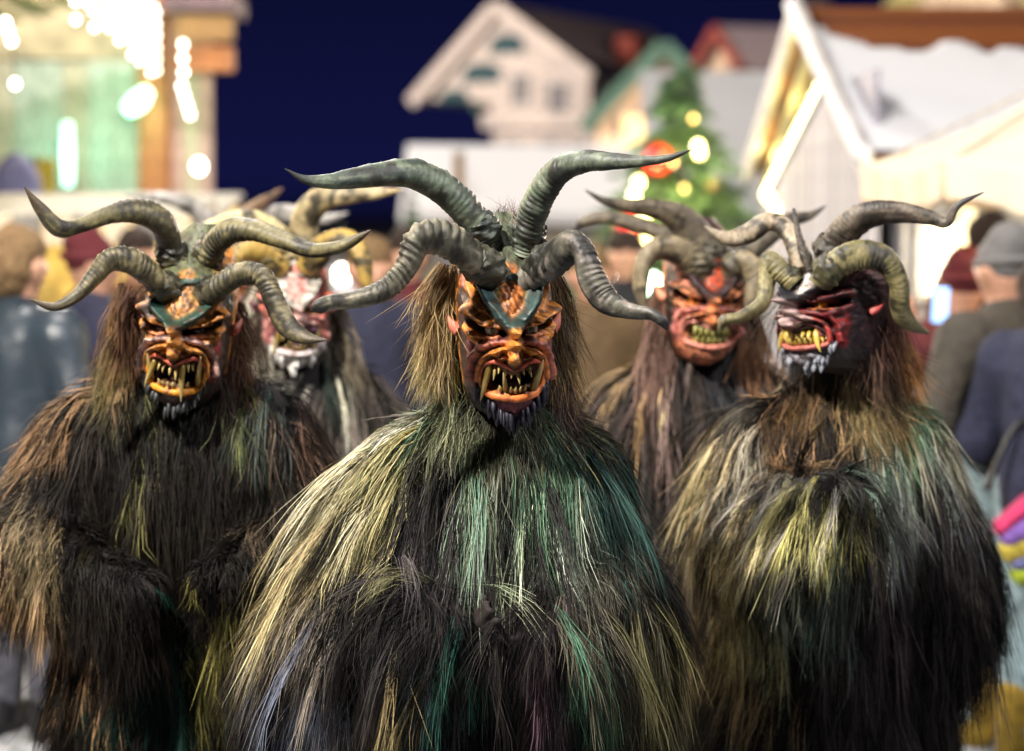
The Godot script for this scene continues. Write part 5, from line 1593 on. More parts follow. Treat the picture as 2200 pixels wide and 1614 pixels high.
func porch_house() -> void:
	# tall timber house on the left: end wall of pale upright boards, orange corner post, long eave hung with icicle lights
	var z0 := -19.5
	var o := thing("timber_house", "timber house with pale upright boards, orange posts and light-hung eave", "house", Vector3(-2.4, 0, z0))
	boards(o, Vector3(-3.2, 0, 0), Vector3.RIGHT, Vector3.UP, 13, 0.2, 0.04, func(_k: int) -> Vector2: return Vector2(0, 2.98), [M.board_mint, M.board_cream, M.board_mint, M.board_cream])
	put("upper_wall", box(Vector3(3.3, 3.0, 0.2), 0.01), M.wall_cream, o, Transform3D(Basis(), Vector3(-1.70, 4.5, -0.08)))
	beam("corner_post", Vector3(-0.46, 0, 0.06), Vector3(-0.46, 5.0, 0.06), 0.24, 0.24, M.wood_orange, o)
	beam("post", Vector3(-2.72, 0, 2.9), Vector3(-2.72, 3.6, 2.9), 0.09, 0.09, M.roof_brown2, o)
	boards(o, Vector3(-0.33, 0, 0.04), Vector3.RIGHT, Vector3.UP, 3, 0.11, 0.05, func(_k: int) -> Vector2: return Vector2(0, 5.0), [M.board_pink, M.board_cream, M.board_pink], "corner_board")
	# side wall running back
	put("side_wall", box(Vector3(0.16, 5.0, 6.0), 0.01), M.wall_cream, o, Transform3D(Basis(Vector3.UP, 0.3), Vector3(-1.05, 2.5, -2.95)))
	# roof edge that stands out at the corner, with its carrying timbers
	beam("purlin", Vector3(-0.25, 2.98, 0.3), Vector3(0.20, 2.98, 0.3), 0.22, 0.2, M.wood_orange, o)
	beam("purlin", Vector3(-0.25, 3.22, 0.3), Vector3(0.20, 3.22, 0.3), 0.16, 0.2, M.wood_tan, o)
	put("roof_corner", plate(PackedVector2Array([Vector2(-0.3, 3.34), Vector2(0.22, 3.34), Vector2(0.22, 3.48), Vector2(-0.1, 3.80), Vector2(-0.3, 3.80)]), 1.2, Vector3(0, 0, 0.1), Vector3.RIGHT, Vector3.UP), M.roof_mauve, o)
	# porch roof along the street, towards the camera
	var e0 := Vector3(-2.05, 3.5, -9.0)
	var e1 := Vector3(-2.80, 3.5, -19.0)
	var along := (e1 - e0)
	var n := along.length()
	along /= n
	var left := Vector3(along.z, 0, -along.x).normalized()
	if left.x > 0: left = -left
	for k in 8:
		put("porch_ceiling_board", box(Vector3(n, 0.03, 0.24), 0.004), [M.board_olive, M.board_olive2][k % 2], o, Transform3D(Basis(along, Vector3.UP, along.cross(Vector3.UP)), (e0 + e1) / 2.0 + left * (0.13 + 0.245 * k) - o.position + Vector3(0, -0.06 * k, 0)))
	beam("eave_board", e0 - o.position, e1 - o.position, 0.05, 0.2, M.wood_tan, o)
	# icicle lights: strings hanging from the eave, bulbs at their lower parts
	var count := 30
	for k in count:
		var t := (k + 0.5) / count
		var p := e0.lerp(e1, t) + Vector3(0.04, -0.1, 0)
		var pts := []
		var drop := 0.34 + 0.12 * sin(k * 2.4) + rng.randf_range(0.0, 0.1)
		for j in 6: pts.append(p - Vector3(0, drop * (j + 0.6) / 5.6 + 0.02, 0))
		bulb_string("icicle light string hanging from the eave of the timber house", pts, 0.014, M.bulb_white, "icicle lights of the eave")
	for t in [0.35, 0.6, 0.85]: lamp(e0.lerp(e1, t) + Vector3(0.06, -0.45, 0), 1.7, Color(1.0, 0.95, 0.82), 0.12, self)
	bulb_string("white bulbs hanging down the orange corner post", [at(393, 90, 18.6), at(392, 120, 18.6), at(394, 150, 18.6), at(390, 180, 18.6), at(396, 200, 18.6), at(402, 220, 18.6), at(408, 240, 18.6)], 0.02, M.bulb_white)
	bulb_string("single round white bulb low on the pale corner boards", [at(427, 345, 18.6)], 0.045, M.bulb_white)
	bulb_string("white bulbs at the far left edge under the eave", [at(12, 40, 12.0), at(18, 60, 12.0), at(24, 80, 12.0), at(32, 172, 12.0)], 0.018, M.bulb_white)
	var gl := thing("green_lamp", "green-white lamp on the pale boards", "lamp", at(303, 218, 19.2))
	put("shade", tube([Vector3(-0.11, -0.07, 0), Vector3(-0.02, 0.0, 0.02), Vector3(0.06, 0.09, 0)], [0.05, 0.075, 0.04], 12, 14), M.bulb_green, gl)
	lamp(Vector3(-0.02, 0, 0.2), 0.12, Color(0.5, 1.0, 0.7), 0.08, gl)
	var tl := thing("tube_lamp", "upright greenish tube lamp on the mint boards", "lamp", at(146, 400, 19.2))
	put("tube", tube([Vector3(0, 0, 0), Vector3(0, 0.2, 0), Vector3(0, 0.5, 0)], [0.035, 0.04, 0.035], 8, 12), M.tube_green, tl)
	put("bracket", box(Vector3(0.05, 0.04, 0.3), 0.008), M.iron, tl, Transform3D(Basis(), Vector3(0, 0.0, -0.14)))
	lamp(Vector3(0, 0.25, 0.12), 0.16, Color(0.6, 1.0, 0.85), 0.08, tl)

func left_stall() -> void:
	var o := thing("market_stall", "low market stall with white cloth roof on the left", "stall", Vector3(-2.1, 0, -12.8))
	var roof := box(Vector3(1.35, 0.03, 1.1), 0.01)
	put("roof", roof, M.grey_canvas, o, Transform3D(Basis(Vector3.RIGHT, 0.10), Vector3(-0.05, 1.85, 0)))
	for k in 9:
		put("valance_flap", box(Vector3(0.142, 0.13 + 0.02 * (k % 2), 0.012), 0.005), [M.grey_canvas, M.canvas][k % 2], o, Transform3D(Basis(), Vector3(-0.65 + 0.15 * k, 1.73, 0.56)))
	for x in [-0.66, 0.58]:
		for z in [-0.5, 0.5]: beam("post", Vector3(x, 0, z), Vector3(x, 1.88, z), 0.05, 0.05, M.board_pale, o)
	put("back_wall", box(Vector3(1.3, 1.8, 0.04), 0.01), M.wall_yellow, o, Transform3D(Basis(), Vector3(-0.05, 0.92, -0.5)))
	put("counter", box(Vector3(1.36, 0.06, 0.5), 0.01), M.wood_tan, o, Transform3D(Basis(), Vector3(-0.05, 0.95, 0.4)))
	put("front", box(Vector3(1.3, 0.9, 0.04), 0.01), M.board_olive, o, Transform3D(Basis(), Vector3(-0.05, 0.46, 0.5)))
	var cols := ["red_knit", "lime_cloth", "canvas", "blue_denim", "orange_cloth", "canvas"]
	for k in 6:
		var g := thing("gift_box", "%s gift box on the counter of the white-roofed stall" % ["red", "lime green", "cream", "blue", "orange", "small cream"][k], "box", Vector3(-2.1 - 0.6 + 0.2 * k, 0.98, -12.45), 0.2 * k, "boxes on the stall counter")
		var h := 0.14 + 0.05 * (k % 3)
		put("carton", box(Vector3(0.15, h, 0.13), 0.008), M[cols[k]], g, Transform3D(Basis(), Vector3(0, h / 2, 0)))
		put("lid", box(Vector3(0.16, 0.03, 0.14), 0.006), M.white_paint, g, Transform3D(Basis(), Vector3(0, h + 0.012, 0)))
	var b := SphereMesh.new()
	b.radius = 0.05
	b.height = 0.11
	put("hanging_bulb", b, M.bulb_warm, o, Transform3D(Basis(), Vector3(0.1, 1.68, 0.05)))
	lamp(Vector3(0.1, 1.68, 0.05), 1.0, Color(1.0, 0.86, 0.55), 0.05, o)
	var d := thing("tent", "small blue domed tent behind the white stall roof", "tent", at(42, 900, 14.5) * Vector3(1, 0, 1))
	put("dome", tube([Vector3(0, 1.2, 0), Vector3(0, 1.8, 0), Vector3(0, 2.02, 0), Vector3(0, 2.14, 0), Vector3(0, 2.16, 0)], [0.16, 0.16, 0.14, 0.06, 0.004], 20, 20), M.lilac_cloth, d)
	put("skirt", tube([Vector3(0, 0, 0), Vector3(0, 0.7, 0), Vector3(0, 1.22, 0)], [0.2, 0.18, 0.165], 10, 20), M.lilac_cloth, d)
	var ft := thing("banner", "yellow cloth banner hanging behind the white stall roof", "banner", at(106, 900, 14.9) * Vector3(1, 0, 1))
	put("cloth", box(Vector3(0.12, 0.36, 0.02), 0.006), M.yellow_cloth, ft, Transform3D(Basis(), Vector3(0, 1.95, 0)))
	beam("pole", Vector3(-0.07, 0, 0), Vector3(-0.07, 2.15, 0), 0.02, 0.02, M.iron, ft)

func gable_house(called: String, label: String, base: Vector3, turn: float, w: float, dp: float, eave: float, ridge: float, wall: Material, roof: Material, barge: Material, over := 0.5) -> Node3D:
	# local: gable faces +z; ridge along z
	var o := thing(called, label, "house", base, turn, "houses round the square")
	put("wall", plate(PackedVector2Array([Vector2(-w / 2, 0), Vector2(w / 2, 0), Vector2(w / 2, eave), Vector2(0, ridge - 0.15), Vector2(-w / 2, eave)]), dp, Vector3(0, 0, -dp / 2), Vector3.RIGHT, Vector3.UP), wall, o)
	var sl := Vector2(w / 2, eave - ridge).normalized()
	var ln := Vector2(w / 2, ridge - eave).length() + over
	for s in [-1.0, 1.0]:
		var dn := Vector3(sl.x * s, sl.y, 0)
		var nn := Vector3(-sl.y * s, sl.x, 0)
		put("roof", box(Vector3(ln, 0.16, dp + over * 2), 0.02), roof, o, Transform3D(Basis(dn, nn, dn.cross(nn)), Vector3(0, ridge, -dp / 2) + dn * (ln / 2) + nn * 0.06))
		beam("bargeboard", Vector3(0, ridge, over + 0.03), Vector3(0, ridge, over + 0.03) + dn * ln, 0.08, 0.34, barge, o, nn)
	return o

func window_in(o: Node3D, x: float, y: float, z: float, w: float, h: float, pane: Material, shutters: Material = null) -> void:
	var f := put("window", box(Vector3(w + 0.16, h + 0.16, 0.08), 0.02), M.white_paint, o, Transform3D(Basis(), Vector3(x, y, z)))
	put("pane", box(Vector3(w, h, 0.03), 0.005), pane, f, Transform3D(Basis(), Vector3(0, 0, 0.045)))
	put("glazing_bar", box(Vector3(0.05, h, 0.03), 0.005), M.white_paint, f, Transform3D(Basis(), Vector3(0, 0, 0.065)))
	put("sill", box(Vector3(w + 0.3, 0.08, 0.16), 0.02), M.white_paint, f, Transform3D(Basis(), Vector3(0, -h / 2 - 0.1, 0.05)))
	if shutters:
		for s in [-1.0, 1.0]: put("shutter", box(Vector3(w * 0.5, h + 0.1, 0.05), 0.01), shutters, f, Transform3D(Basis(), Vector3(s * (w * 0.75 + 0.1), 0, 0.02)))

func far_houses() -> void:
	# white chalet: a broad uneven gable whose left slope sweeps low over an open gallery
	var h := thing("chalet", "white chalet with broad decorated gable against the night sky", "house", at(1090, 900, 78.0) * Vector3(1, 0, 1), -0.42, "houses round the square")
	put("wall", box(Vector3(3.5, 6.1, 12.0), 0.03), M.wall_white, h, Transform3D(Basis(), Vector3(1.2, 3.05, -6.1)))
	put("gable", plate(PackedVector2Array([Vector2(-2.75, 5.05), Vector2(-0.5, 4.9), Vector2(-0.5, 4.4), Vector2(2.95, 4.4), Vector2(2.95, 5.7), Vector2(0.0, 7.75)]), 0.25, Vector3(0, 0, 0.1), Vector3.RIGHT, Vector3.UP), M.wall_white, h)
	for e in [[Vector3(-3.0, 4.95, 0), Vector3(0.0, 7.95, 0)], [Vector3(0.0, 7.95, 0), Vector3(3.3, 5.65, 0)]]:
		var q0: Vector3 = e[0]
		var q1: Vector3 = e[1]
		var dr := (q1 - q0).normalized()
		var nn := Vector3(-dr.y, dr.x, 0)
		put("roof", box(Vector3((q1 - q0).length(), 0.18, 13.6), 0.03), M.roof_slate, h, Transform3D(Basis(dr, nn, dr.cross(nn)), (q0 + q1) / 2 + Vector3(0, 0, -5.9)))
		beam("bargeboard", q0 + Vector3(0, -0.05, 0.95), q1 + Vector3(0, -0.05, 0.95), 0.1, 0.4, M.wall_white, h, nn)
	for g in [[0.1, 6.75, 1.3, 0.62], [-0.75, 5.85, 1.5, 0.62], [-1.75, 5.15, 1.1, 0.4]]:
		put("gable_opening", plate(PackedVector2Array([Vector2(-g[2] / 2, -g[3] / 2), Vector2(g[2] / 2, -g[3] / 2), Vector2(g[2] / 2 - 0.1, g[3] * 0.2), Vector2(g[2] * 0.2, g[3] / 2), Vector2(-g[2] * 0.2, g[3] / 2), Vector2(-g[2] / 2 + 0.1, g[3] * 0.2)]), 0.1, Vector3(g[0], g[1], 0.24), Vector3.RIGHT, Vector3.UP), M.teal_dark, h)
	for p in [[0.6, 5.3], [1.9, 5.0], [0.2, 3.2], [1.5, 3.2], [2.5, 3.2]]: window_in(h, p[0], p[1], 0.26 if p[1] > 4.4 else 0.0, 0.6, 0.9, M.pane_dim, M.wall_white)
	put("balcony", box(Vector3(3.6, 0.5, 0.7), 0.03), M.wall_white, h, Transform3D(Basis(), Vector3(1.2, 4.3, 0.4)))
	beam("bracket", Vector3(-0.5, 4.1, 0.2), Vector3(-1.2, 4.95, 0.2), 0.15, 0.15, M.trim_green, h)
	put("chimney", box(Vector3(0.7, 1.2, 0.7), 0.03), M.brick_red, h, Transform3D(Basis(), Vector3(2.6, 6.6, -4.0)))
	# gable with green trim
	var g2 := gable_house("town_house", "beige house with dark green roof trim behind the christmas tree", at(1425, 900, 56.0) * Vector3(1, 0, 1), -0.12, 3.1, 9.0, 3.75, 5.35, M.wall_beige, M.roof_green, M.trim_green, 0.4)
	for p in [[-0.7, 3.4], [0.7, 3.4], [0.0, 4.3]]: window_in(g2, p[0], p[1], 0.05, 0.5, 0.7, M.pane_warm)
	var g3 := gable_house("town_house", "dark roofed house with red chimney right of the green trim", at(1560, 900, 66.0) * Vector3(1, 0, 1), -1.2, 6.0, 9.0, 4.2, 6.4, M.wall_beige, M.roof_slate, M.brick_red, 0.4)
	put("chimney", box(Vector3(0.6, 1.6, 0.6), 0.03), M.brick_dark, g3, Transform3D(Basis(), Vector3(-0.6, 6.6, -3.0)))
	put("snow_strip", box(Vector3(0.5, 0.06, 5.0), 0.02), M.snow, g3, Transform3D(Basis(Vector3.BACK, -0.63), Vector3(1.2, 5.75, -4.0)))
	var g4 := gable_house("town_house", "house with olive and green gable above the hut roof", at(2080, 900, 34.0) * Vector3(1, 0, 1), -0.3, 3.6, 8.0, 3.6, 5.6, M.wall_beige, M.roof_green, M.board_olive, 0.5)
	window_in(g4, 0.0, 3.4, 0.05, 0.8, 0.9, M.pane_warm)
	# snow covered stalls in the middle ground
	snow_stall("long snow-covered market stall in the middle of the square", Vector3(at(1150, 900, 26.0).x, 0, -26.0), 2.5, 2.32, 1.6)
	snow_stall("snow-covered stall between christmas tree and lit hut", Vector3(at(1580, 900, 24.0).x, 0, -24.0), 1.5, 3.05, 1.7)
	beam_post()

func beam_post() -> void:
	var o := thing("wooden_post", "short wooden post at the left end of the long snowy stall", "post", Vector3(at(987, 900, 25.0).x, 0, -25.0))
	beam("shaft", Vector3.ZERO, Vector3(0, 2.34, 0), 0.11, 0.11, M.wood_tan, o)
	put("cap", box(Vector3(0.15, 0.05, 0.15), 0.015), M.snow, o, Transform3D(Basis(), Vector3(0, 2.36, 0)))

func snow_stall(label: String, where: Vector3, w: float, ridge: float, low: float) -> void:
	var o := thing("market_stall", label, "stall", where, 0.0, "snowy market stalls")
	var dp := 1.6
	boards(o, Vector3(-w / 2, 0, 0.6), Vector3.RIGHT, Vector3.UP, int(w / 0.2), 0.2, 0.03, func(_k: int) -> Vector2: return Vector2(0, low), [M.board_pale, M.board_grey, M.board_pale])
	boards(o, Vector3(-w / 2, 0, -1.0), Vector3.RIGHT, Vector3.UP, int(w / 0.2), 0.2, 0.03, func(_k: int) -> Vector2: return Vector2(0, ridge), [M.board_pale, M.board_grey])
	var v := Vector3(0, low - ridge, dp + 0.35)
	put("roof", box(Vector3(w + 0.3, 0.05, v.length()), 0.01), M.roof_brown2, o, Transform3D(Basis(Vector3.RIGHT, atan2(ridge - low, dp + 0.35)), Vector3(0, (low + ridge) / 2 + 0.02, -0.1)))
	put("snow", snow_sheet(Vector3(-w / 2 - 0.17, ridge + 0.05, -1.1), Vector3.RIGHT * (w + 0.34), v * 1.02, 40, 20, 0.11, func(s: float, t: float) -> float: return 0.6 - 0.2 * noise.get_noise_2d(s * 300.0, t * 300.0)), M.snow, o)
	put("snow_edge", tube([Vector3(-w / 2 - 0.17, low + 0.07, 0.87), Vector3(0, low + 0.06, 0.88), Vector3(w / 2 + 0.17, low + 0.07, 0.87)], [0.06, 0.075, 0.06], 40, 10, func(t: float, _a: float) -> float: return 1.0 + 0.25 * noise.get_noise_2d(t * 900.0, 3.0)), M.snow, o)

func fir(label: String, where: Vector3, h: float, r: float, n: int, seed_: int, called := "fir_tree") -> Node3D:
	rng.seed = seed_
	var o := thing(called, label, "tree", where)
	put("trunk", tube([Vector3.ZERO, Vector3(0, h * 0.5, 0), Vector3(0, h * 0.97, 0)], [0.06, 0.04, 0.006], 10, 10), M.bark, o)
	# boughs: drooping sprays of needle-bearing twigs round the trunk
	var hair := Hair.new()
	var bough := Hair.new()
	for k in n:
		var t := pow(rng.randf(), 0.8)
		var y := lerpf(0.25, h * 0.98, 1.0 - t)
		var a := k * 2.39996 + rng.randf_range(-0.3, 0.3)
		var len := r * (0.10 + 0.9 * t) * rng.randf_range(0.65, 1.12)
		var out := Vector3(cos(a), 0, sin(a))
		var g := PackedVector3Array()
		for j in 6:
			var u := j / 5.0
			g.append(where + Vector3(0, y, 0) + out * len * u + Vector3(0, 0.12 * u - 0.28 * u * u, 0) * len * 1.4)
		var dark := rng.randf_range(0.7, 1.2)
		lock(bough, g, Vector3.UP, 0.004, 2, 4, rgb(62, 50, 34), rgb(60, 66, 34), 0.012, 0.0, 0.5)
		for j in 22:
			var u := rng.randf_range(0.12, 1.0)
			var ki := mini(int(u * 5), 4)
			var p := g[ki].lerp(g[ki + 1], u * 5 - ki)
			var side := Vector3(-out.z, 0, out.x) * (1.0 if j % 2 else -1.0)
			var dir := (out * 0.7 + side * rng.randf_range(0.3, 1.0) + Vector3(0, rng.randf_range(-0.5, 0.35), 0)).normalized()
			var tl := len * 0.32 * (1.15 - u * 0.6) + 0.03
			var tw := PackedVector3Array([p, p + dir * tl * 0.5, p + dir * tl + Vector3(0, -0.15 * tl, 0)])
			lock(hair, tw, (Vector3.UP + out * 0.4).normalized(), 0.016, 5, 2, rgb(84, 120, 82) * dark, rgb(124, 156, 114) * dark, 0.017, 0.02, 0.2)
	put("bough", hair_mesh(bough, where), M.needles, o)
	var c := put("crown", hair_mesh(hair, where), M.needles, o)
	c.set_meta("kind", "stuff")
	return o

func christmas_tree() -> void:
	var w := Vector3(at(1462, 900, 19.0).x, 0, -19.0)
	fir("decorated christmas tree with red baubles and warm bulbs", w, 2.95, 1.35, 420, 71, "christmas_tree")
	var spots := [[1412, 342, 18.6, 0.115], [1352, 490, 18.6, 0.115], [1440, 318, 18.9, 0.07], [1530, 395, 18.7, 0.05], [1465, 470, 18.6, 0.05]]
	var names := ["large red bauble on the left of the christmas tree", "large red bauble low on the christmas tree", "small red bauble high in the christmas tree", "small copper bauble on the right of the christmas tree", "small copper bauble low in the christmas tree"]
	for k in spots.size():
		var q: Array = spots[k]
		var b := thing("bauble", names[k], "bauble", at(q[0], q[1], q[2]), 0.0, "baubles of the christmas tree")
		var s := SphereMesh.new()
		s.radius = q[3]
		s.height = q[3] * 2
		put("ball", s, M.bauble_red if k < 3 else M.bauble_copper, b)
		put("cap", tube([Vector3(0, q[3] * 0.95, 0), Vector3(0, q[3] * 1.05, 0), Vector3(0, q[3] * 1.15, 0)], [q[3] * 0.2, q[3] * 0.2, q[3] * 0.1], 4, 8), M.brass, b)
	var lights := [[1500, 305], [1503, 318], [1362, 411], [1372, 382], [1382, 462], [1392, 486], [1388, 514], [1432, 494], [1446, 345], [1400, 440], [1470, 400], [1490, 250]]
	for k in lights.size():
		var q: Array = lights[k]
		bulb_string("warm round bulb on the christmas tree", [at(q[0], q[1], 18.45)], 0.034 if k < 8 else 0.016, M.bulb_lemon if k < 8 else M.bulb_warm, "bulbs of the christmas tree")
	for p in [[1400, 460], [1500, 310]]: lamp(at(p[0], p[1], 18.2), 0.9, Color(1, 0.9, 0.6), 0.05, self)
	fir("small green fir beside the long snowy stall", Vector3(at(876, 900, 23.0).x, 0, -23.0), 2.05, 0.42, 70, 73)
	# lamps of stalls seen small between the figures
	var spots2 := [[822, 690, 13.0, "bulb_mint", "pale green bulb between the pink mask and the front figure"], [1402, 610, 12.0, "bulb_mint", "bright green-white bulb under the peach mask's horn"], [1312, 600, 14.5, "bulb_white", "white stall lamp beside the ochre jacket"], [735, 590, 13.5, "bulb_white", "white stall lamp behind the golden horn"], [2085, 418, 10.9, "bulb_lemon", "yellow bulb under the parasol edge"], [2145, 510, 11.0, "bulb_white", "white bulb above the dark-haired spectator"]]
	for q in spots2:
		var p := at(q[0], q[1], q[2])
		var o := thing("stall_lamp", q[4], "lamp", p, 0.0, "stall lamps")
		var s := SphereMesh.new()
		s.radius = 0.045
		s.height = 0.11
		put("bulb", s, M[q[3]], o)
		beam("stem", Vector3(0, 0.04, 0), Vector3(0, 0.3, 0), 0.012, 0.012, M.wire, o)

func camera_and_sky() -> void:
	var cam := Camera3D.new()
	cam.name = "camera"
	cam.fov = rad_to_deg(2.0 * atan(807.0 / FOCAL))
	cam.near = 0.2
	cam.far = 400.0
	cam.position = Vector3(0, EYE, 0)
	cam.rotation.x = -TILT
	var lens := CameraAttributesPhysical.new()
	lens.frustum_focal_length = 85.0
	lens.exposure_aperture = 2.2
	lens.frustum_focus_distance = 4.55
	cam.attributes = lens
	add_child(cam)
	cam.fov = rad_to_deg(2.0 * atan(807.0 / FOCAL))
	cam.near = 0.2
	cam.far = 400.0
	var sky := ProceduralSkyMaterial.new()
	sky.sky_top_color = rgb(4, 5, 20)
	sky.sky_curve = 0.07
	sky.sky_horizon_color = rgb(14, 16, 54)
	sky.ground_bottom_color = rgb(4, 4, 10)
	sky.ground_horizon_color = rgb(8, 10, 34)
	var s := Sky.new()
	s.sky_material = sky
	var e := Environment.new()
	e.background_mode = Environment.BG_SKY
	e.sky = s
	e.tonemap_mode = Environment.TONE_MAPPER_LINEAR
	e.tonemap_exposure = 1.4
	e.sdfgi_enabled = true
	e.ssao_enabled = true
	e.ssil_enabled = true
	var w := WorldEnvironment.new()
	w.name = "environment"
	w.environment = e
	add_child(w)

func lamp(where: Vector3, energy: float, color: Color, size: float, parent: Node3D) -> void:
	var l := OmniLight3D.new()
	l.name = "lamp_glow"
	l.light_color = color
	l.light_energy = energy
	l.light_size = size
	l.omni_range = 120.0
	l.omni_attenuation = 2.0
	l.shadow_enabled = true
	l.position = where
	parent.add_child(l, true)

func street_lamps() -> void:
	street_lamp(Vector3(-2.2, 0, -2.5), 60.0, Color(1.0, 0.97, 0.93), "street lamp on the near left", 5.2)
	street_lamp(Vector3(2.6, 0, -2.9), 14.0, Color(0.96, 0.96, 1.0), "street lamp on the near right", 5.0)
	street_lamp(Vector3(-5.2, 0, -9.5), 22.0, Color(1.0, 0.92, 0.8), "street lamp beside the timber house", 4.4)
	street_lamp(Vector3(5.0, 0, -8.0), 6.0, Color(1.0, 0.93, 0.88), "street lamp beside the parasol", 4.6)
	street_lamp(Vector3(-6.6, 0, -27.5), 62.0, Color(1.0, 0.95, 0.9), "street lamp beyond the timber house", 5.0)
	street_lamp(Vector3(7.4, 0, -27.0), 62.0, Color(1.0, 0.95, 0.9), "street lamp beyond the hut", 5.0)
	added_wire_lamp(Vector3(-2.0, 6.6, -16.5), 22.0, Color(1.0, 0.97, 0.95), 5.0, "unseen lamp added above the square to light the stalls")  # added to brighten the snowy stalls and the hair from behind
	slung()
	street_lamp(Vector3(-13.0, 0, -52.0), 900.0, Color(1.0, 0.93, 0.88), "tall street lamp left of the chalet", 7.0)
	street_lamp(Vector3(14.0, 0, -44.0), 480.0, Color(1.0, 0.9, 0.8), "tall street lamp right of the houses", 7.0)

func emitter(key: String, c: Color, e: float) -> void:
	var m := mat(key, c, 0.4)
	m.emission_enabled = true
	m.emission = c
	m.emission_energy_multiplier = e

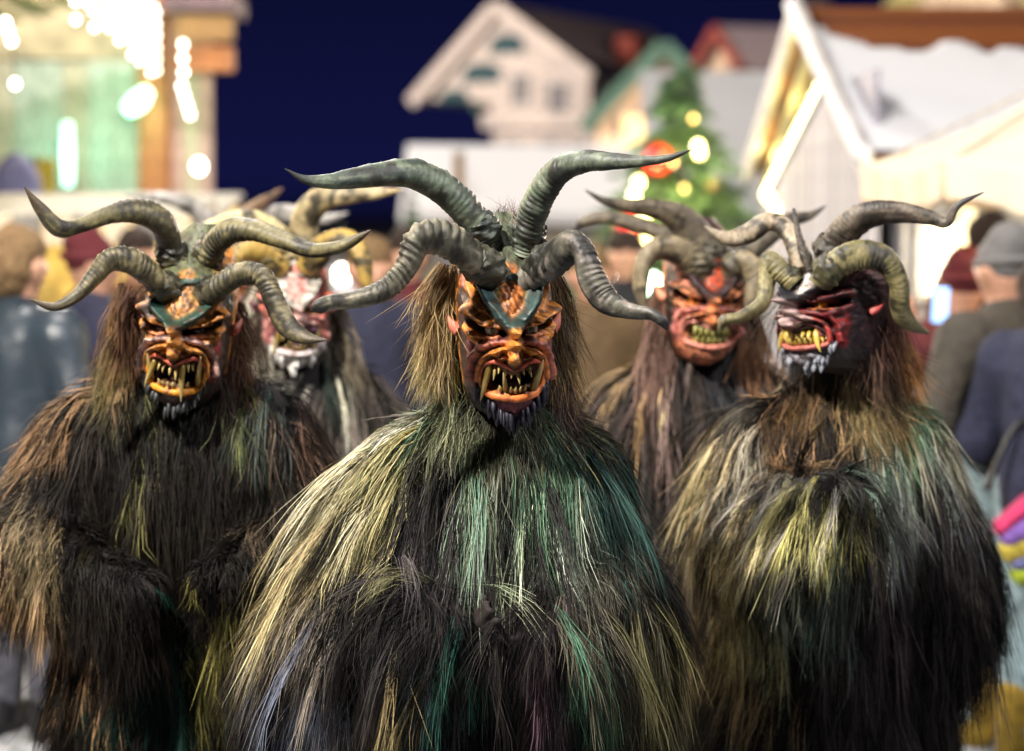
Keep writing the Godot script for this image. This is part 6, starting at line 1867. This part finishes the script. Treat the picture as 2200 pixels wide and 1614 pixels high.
func materials() -> void:
	noise.seed = 3
	noise.frequency = 0.012
	noise.fractal_octaves = 3
	fine.seed = 8
	fine.frequency = 0.03
	fine.fractal_octaves = 2
	var bump := noise_tex(512, 0.03, 5, true, 5.0)
	var fold := noise_tex(512, 0.008, 15, true, 14.0)
	var knit := noise_tex(256, 0.09, 25, true, 8.0)
	var grain := noise_tex(512, 0.02, 35, false, 1.0, ramp([[0.0, Color(0.62, 0.62, 0.62)], [0.5, Color(0.86, 0.86, 0.86)], [1.0, Color(1, 1, 1)]]))
	painted("fur", 0.55, 0.3)
	mat("hide", rgb(30, 27, 25), 0.95)
	mat("glove", rgb(38, 30, 27), 0.8)
	grained(painted("mask", 0.31, 0.5), null, 26.0, bump, 0.9, false)
	M.mask.roughness_texture = noise_tex(256, 0.02, 45, false, 1.0, ramp([[0.0, Color(0.55, 0.55, 0.55)], [1.0, Color(1, 1, 1)]]))
	M.mask.roughness = 0.6
	grained(painted("horn", 0.5, 0.5), null, 18.0, bump, 1.0, false)
	painted("tooth", 0.3, 0.5)
	mat("eye", rgb(196, 176, 140), 0.15)
	mat("iris", rgb(70, 100, 84), 0.1)
	mat("eye_dark", rgb(20, 16, 14), 0.2)
	mat("eye_amber", rgb(200, 130, 30), 0.2)
	painted("needles", 0.6, 0.4)
	# cloth and skin
	mat("skin", rgb(206, 156, 128), 0.55)
	mat("lip", rgb(160, 84, 76), 0.5)
	grained(mat("leather", rgb(46, 58, 68), 0.4, 0.0, 0.6), null, 2.0, fold, 0.45, false)
	for q in [["grey_cloth", rgb(92, 92, 102)], ["navy_cloth", rgb(44, 48, 74)], ["dark_cloth", rgb(40, 40, 46)], ["brown_cloth", rgb(120, 84, 56)], ["maroon_cloth", rgb(104, 40, 44)], ["ochre_cloth", rgb(112, 90, 60)], ["olive_wool", rgb(82, 76, 66)], ["pale_denim", rgb(158, 182, 188)], ["blue_denim", rgb(40, 74, 150)], ["suede", rgb(170, 138, 44)], ["pink_cloth", rgb(222, 60, 116)], ["violet_cloth", rgb(150, 110, 200)], ["lime_cloth", rgb(180, 200, 50)], ["orange_cloth", rgb(226, 100, 40)], ["lilac_cloth", rgb(120, 124, 176)], ["yellow_cloth", rgb(206, 186, 70)], ["white_cloth", rgb(222, 218, 212)]]:
		grained(mat(q[0], q[1], 0.85), grain, 2.0, fold, 0.8, false)
	for q in [["red_knit", rgb(190, 48, 40)], ["grey_knit", rgb(132, 130, 128)], ["maroon_knit", rgb(112, 36, 44)], ["blond", rgb(146, 116, 78)], ["dark_hair", rgb(58, 42, 34)]]:
		grained(mat(q[0], q[1], 0.8), grain, 8.0, knit, 1.0, false)
	grained(mat("black_leather", rgb(30, 30, 32), 0.45), null, 4.0, fold, 0.5, false)
	grained(mat("canvas", rgb(234, 216, 188), 0.8), null, 0.8, fold, 0.25)
	grained(mat("grey_canvas", rgb(176, 172, 166), 0.8), grain, 1.2, fold, 0.4)
	M.canvas.backlight = Color(0.8, 0.7, 0.5)
	# stone, snow, timber, walls
	grained(mat("asphalt", rgb(150, 152, 158), 0.75), grain, 0.8, bump, 0.5)
	for k in 3: grained(mat("sett%d" % k, [rgb(182, 186, 192), rgb(166, 170, 176), rgb(194, 196, 200)][k], 0.5), grain, 3.0, bump, 0.7)
	grained(mat("snow", rgb(232, 234, 238), 0.8), null, 0.8, bump, 0.1)
	for q in [["board_grey", rgb(172, 170, 178)], ["board_grey2", rgb(156, 154, 164)], ["board_lilac", rgb(178, 176, 190)], ["board_pale", rgb(196, 186, 168)], ["board_mint", rgb(204, 214, 200)], ["board_cream", rgb(214, 206, 182)], ["board_olive", rgb(150, 138, 84)], ["board_olive2", rgb(136, 126, 76)], ["board_pink", rgb(210, 176, 166)], ["roof_brown", rgb(158, 88, 30)], ["roof_brown2", rgb(126, 66, 28)], ["wood_orange", rgb(196, 128, 80)], ["wood_tan", rgb(186, 146, 98)]]:
		var m := grained(mat(q[0], q[1], 0.7), grain, 1.0, bump, 0.4)
		m.uv1_scale = Vector3(3.0, 0.7, 3.0)
	for q in [["white_paint", rgb(222, 218, 216)], ["wall_cream", rgb(222, 204, 170)], ["wall_white", rgb(222, 212, 204)], ["wall_beige", rgb(212, 186, 158)], ["wall_yellow", rgb(206, 194, 146)], ["roof_slate", rgb(150, 140, 150)], ["roof_green", rgb(96, 112, 104)], ["trim_green", rgb(56, 92, 80)], ["roof_mauve", rgb(112, 92, 100)], ["teal_dark", rgb(44, 82, 90)], ["brick_red", rgb(140, 60, 48)], ["brick_dark", rgb(60, 42, 44)], ["pane_dim", rgb(120, 120, 124)], ["bark", rgb(70, 54, 42)]]:
		grained(mat(q[0], q[1], 0.8), grain, 0.4, bump, 0.2)
	mat("iron", rgb(44, 46, 48), 0.5, 0.6)
	mat("wire", rgb(30, 40, 30), 0.7)
	mat("brass", rgb(200, 160, 80), 0.3, 1.0)
	mat("bauble_red", rgb(206, 30, 20), 0.25, 0.0, 0.7)
	mat("bauble_copper", rgb(226, 110, 50), 0.3, 0.0, 0.7)
	emitter("lamp_bulb", rgb(255, 240, 215), 12.0)
	emitter("bulb_white", rgb(255, 246, 228), 9.0)
	emitter("bulb_lemon", rgb(255, 244, 170), 8.0)
	emitter("bulb_warm", rgb(255, 214, 140), 5.0)
	emitter("bulb_mint", rgb(214, 255, 214), 7.0)
	emitter("bulb_green", rgb(170, 255, 205), 5.0)
	emitter("tube_green", rgb(190, 255, 228), 2.4)
	emitter("lit_window", rgb(255, 246, 214), 2.2)
	emitter("pane_warm", rgb(255, 214, 150), 0.9)
	emitter("phone_screen", rgb(150, 190, 255), 1.6)

func _ready() -> void:
	materials()
	camera_and_sky()
	street_lamps()
	rng.seed = 5
	ground()
	porch_house()
	market_hut()
	far_houses()
	left_stall()
	parasol()
	christmas_tree()
	for s in [center_figure(), left_figure(), right_figure(), pale_figure(), peach_figure(), far_figure()]: costumed(s)
	spectators()
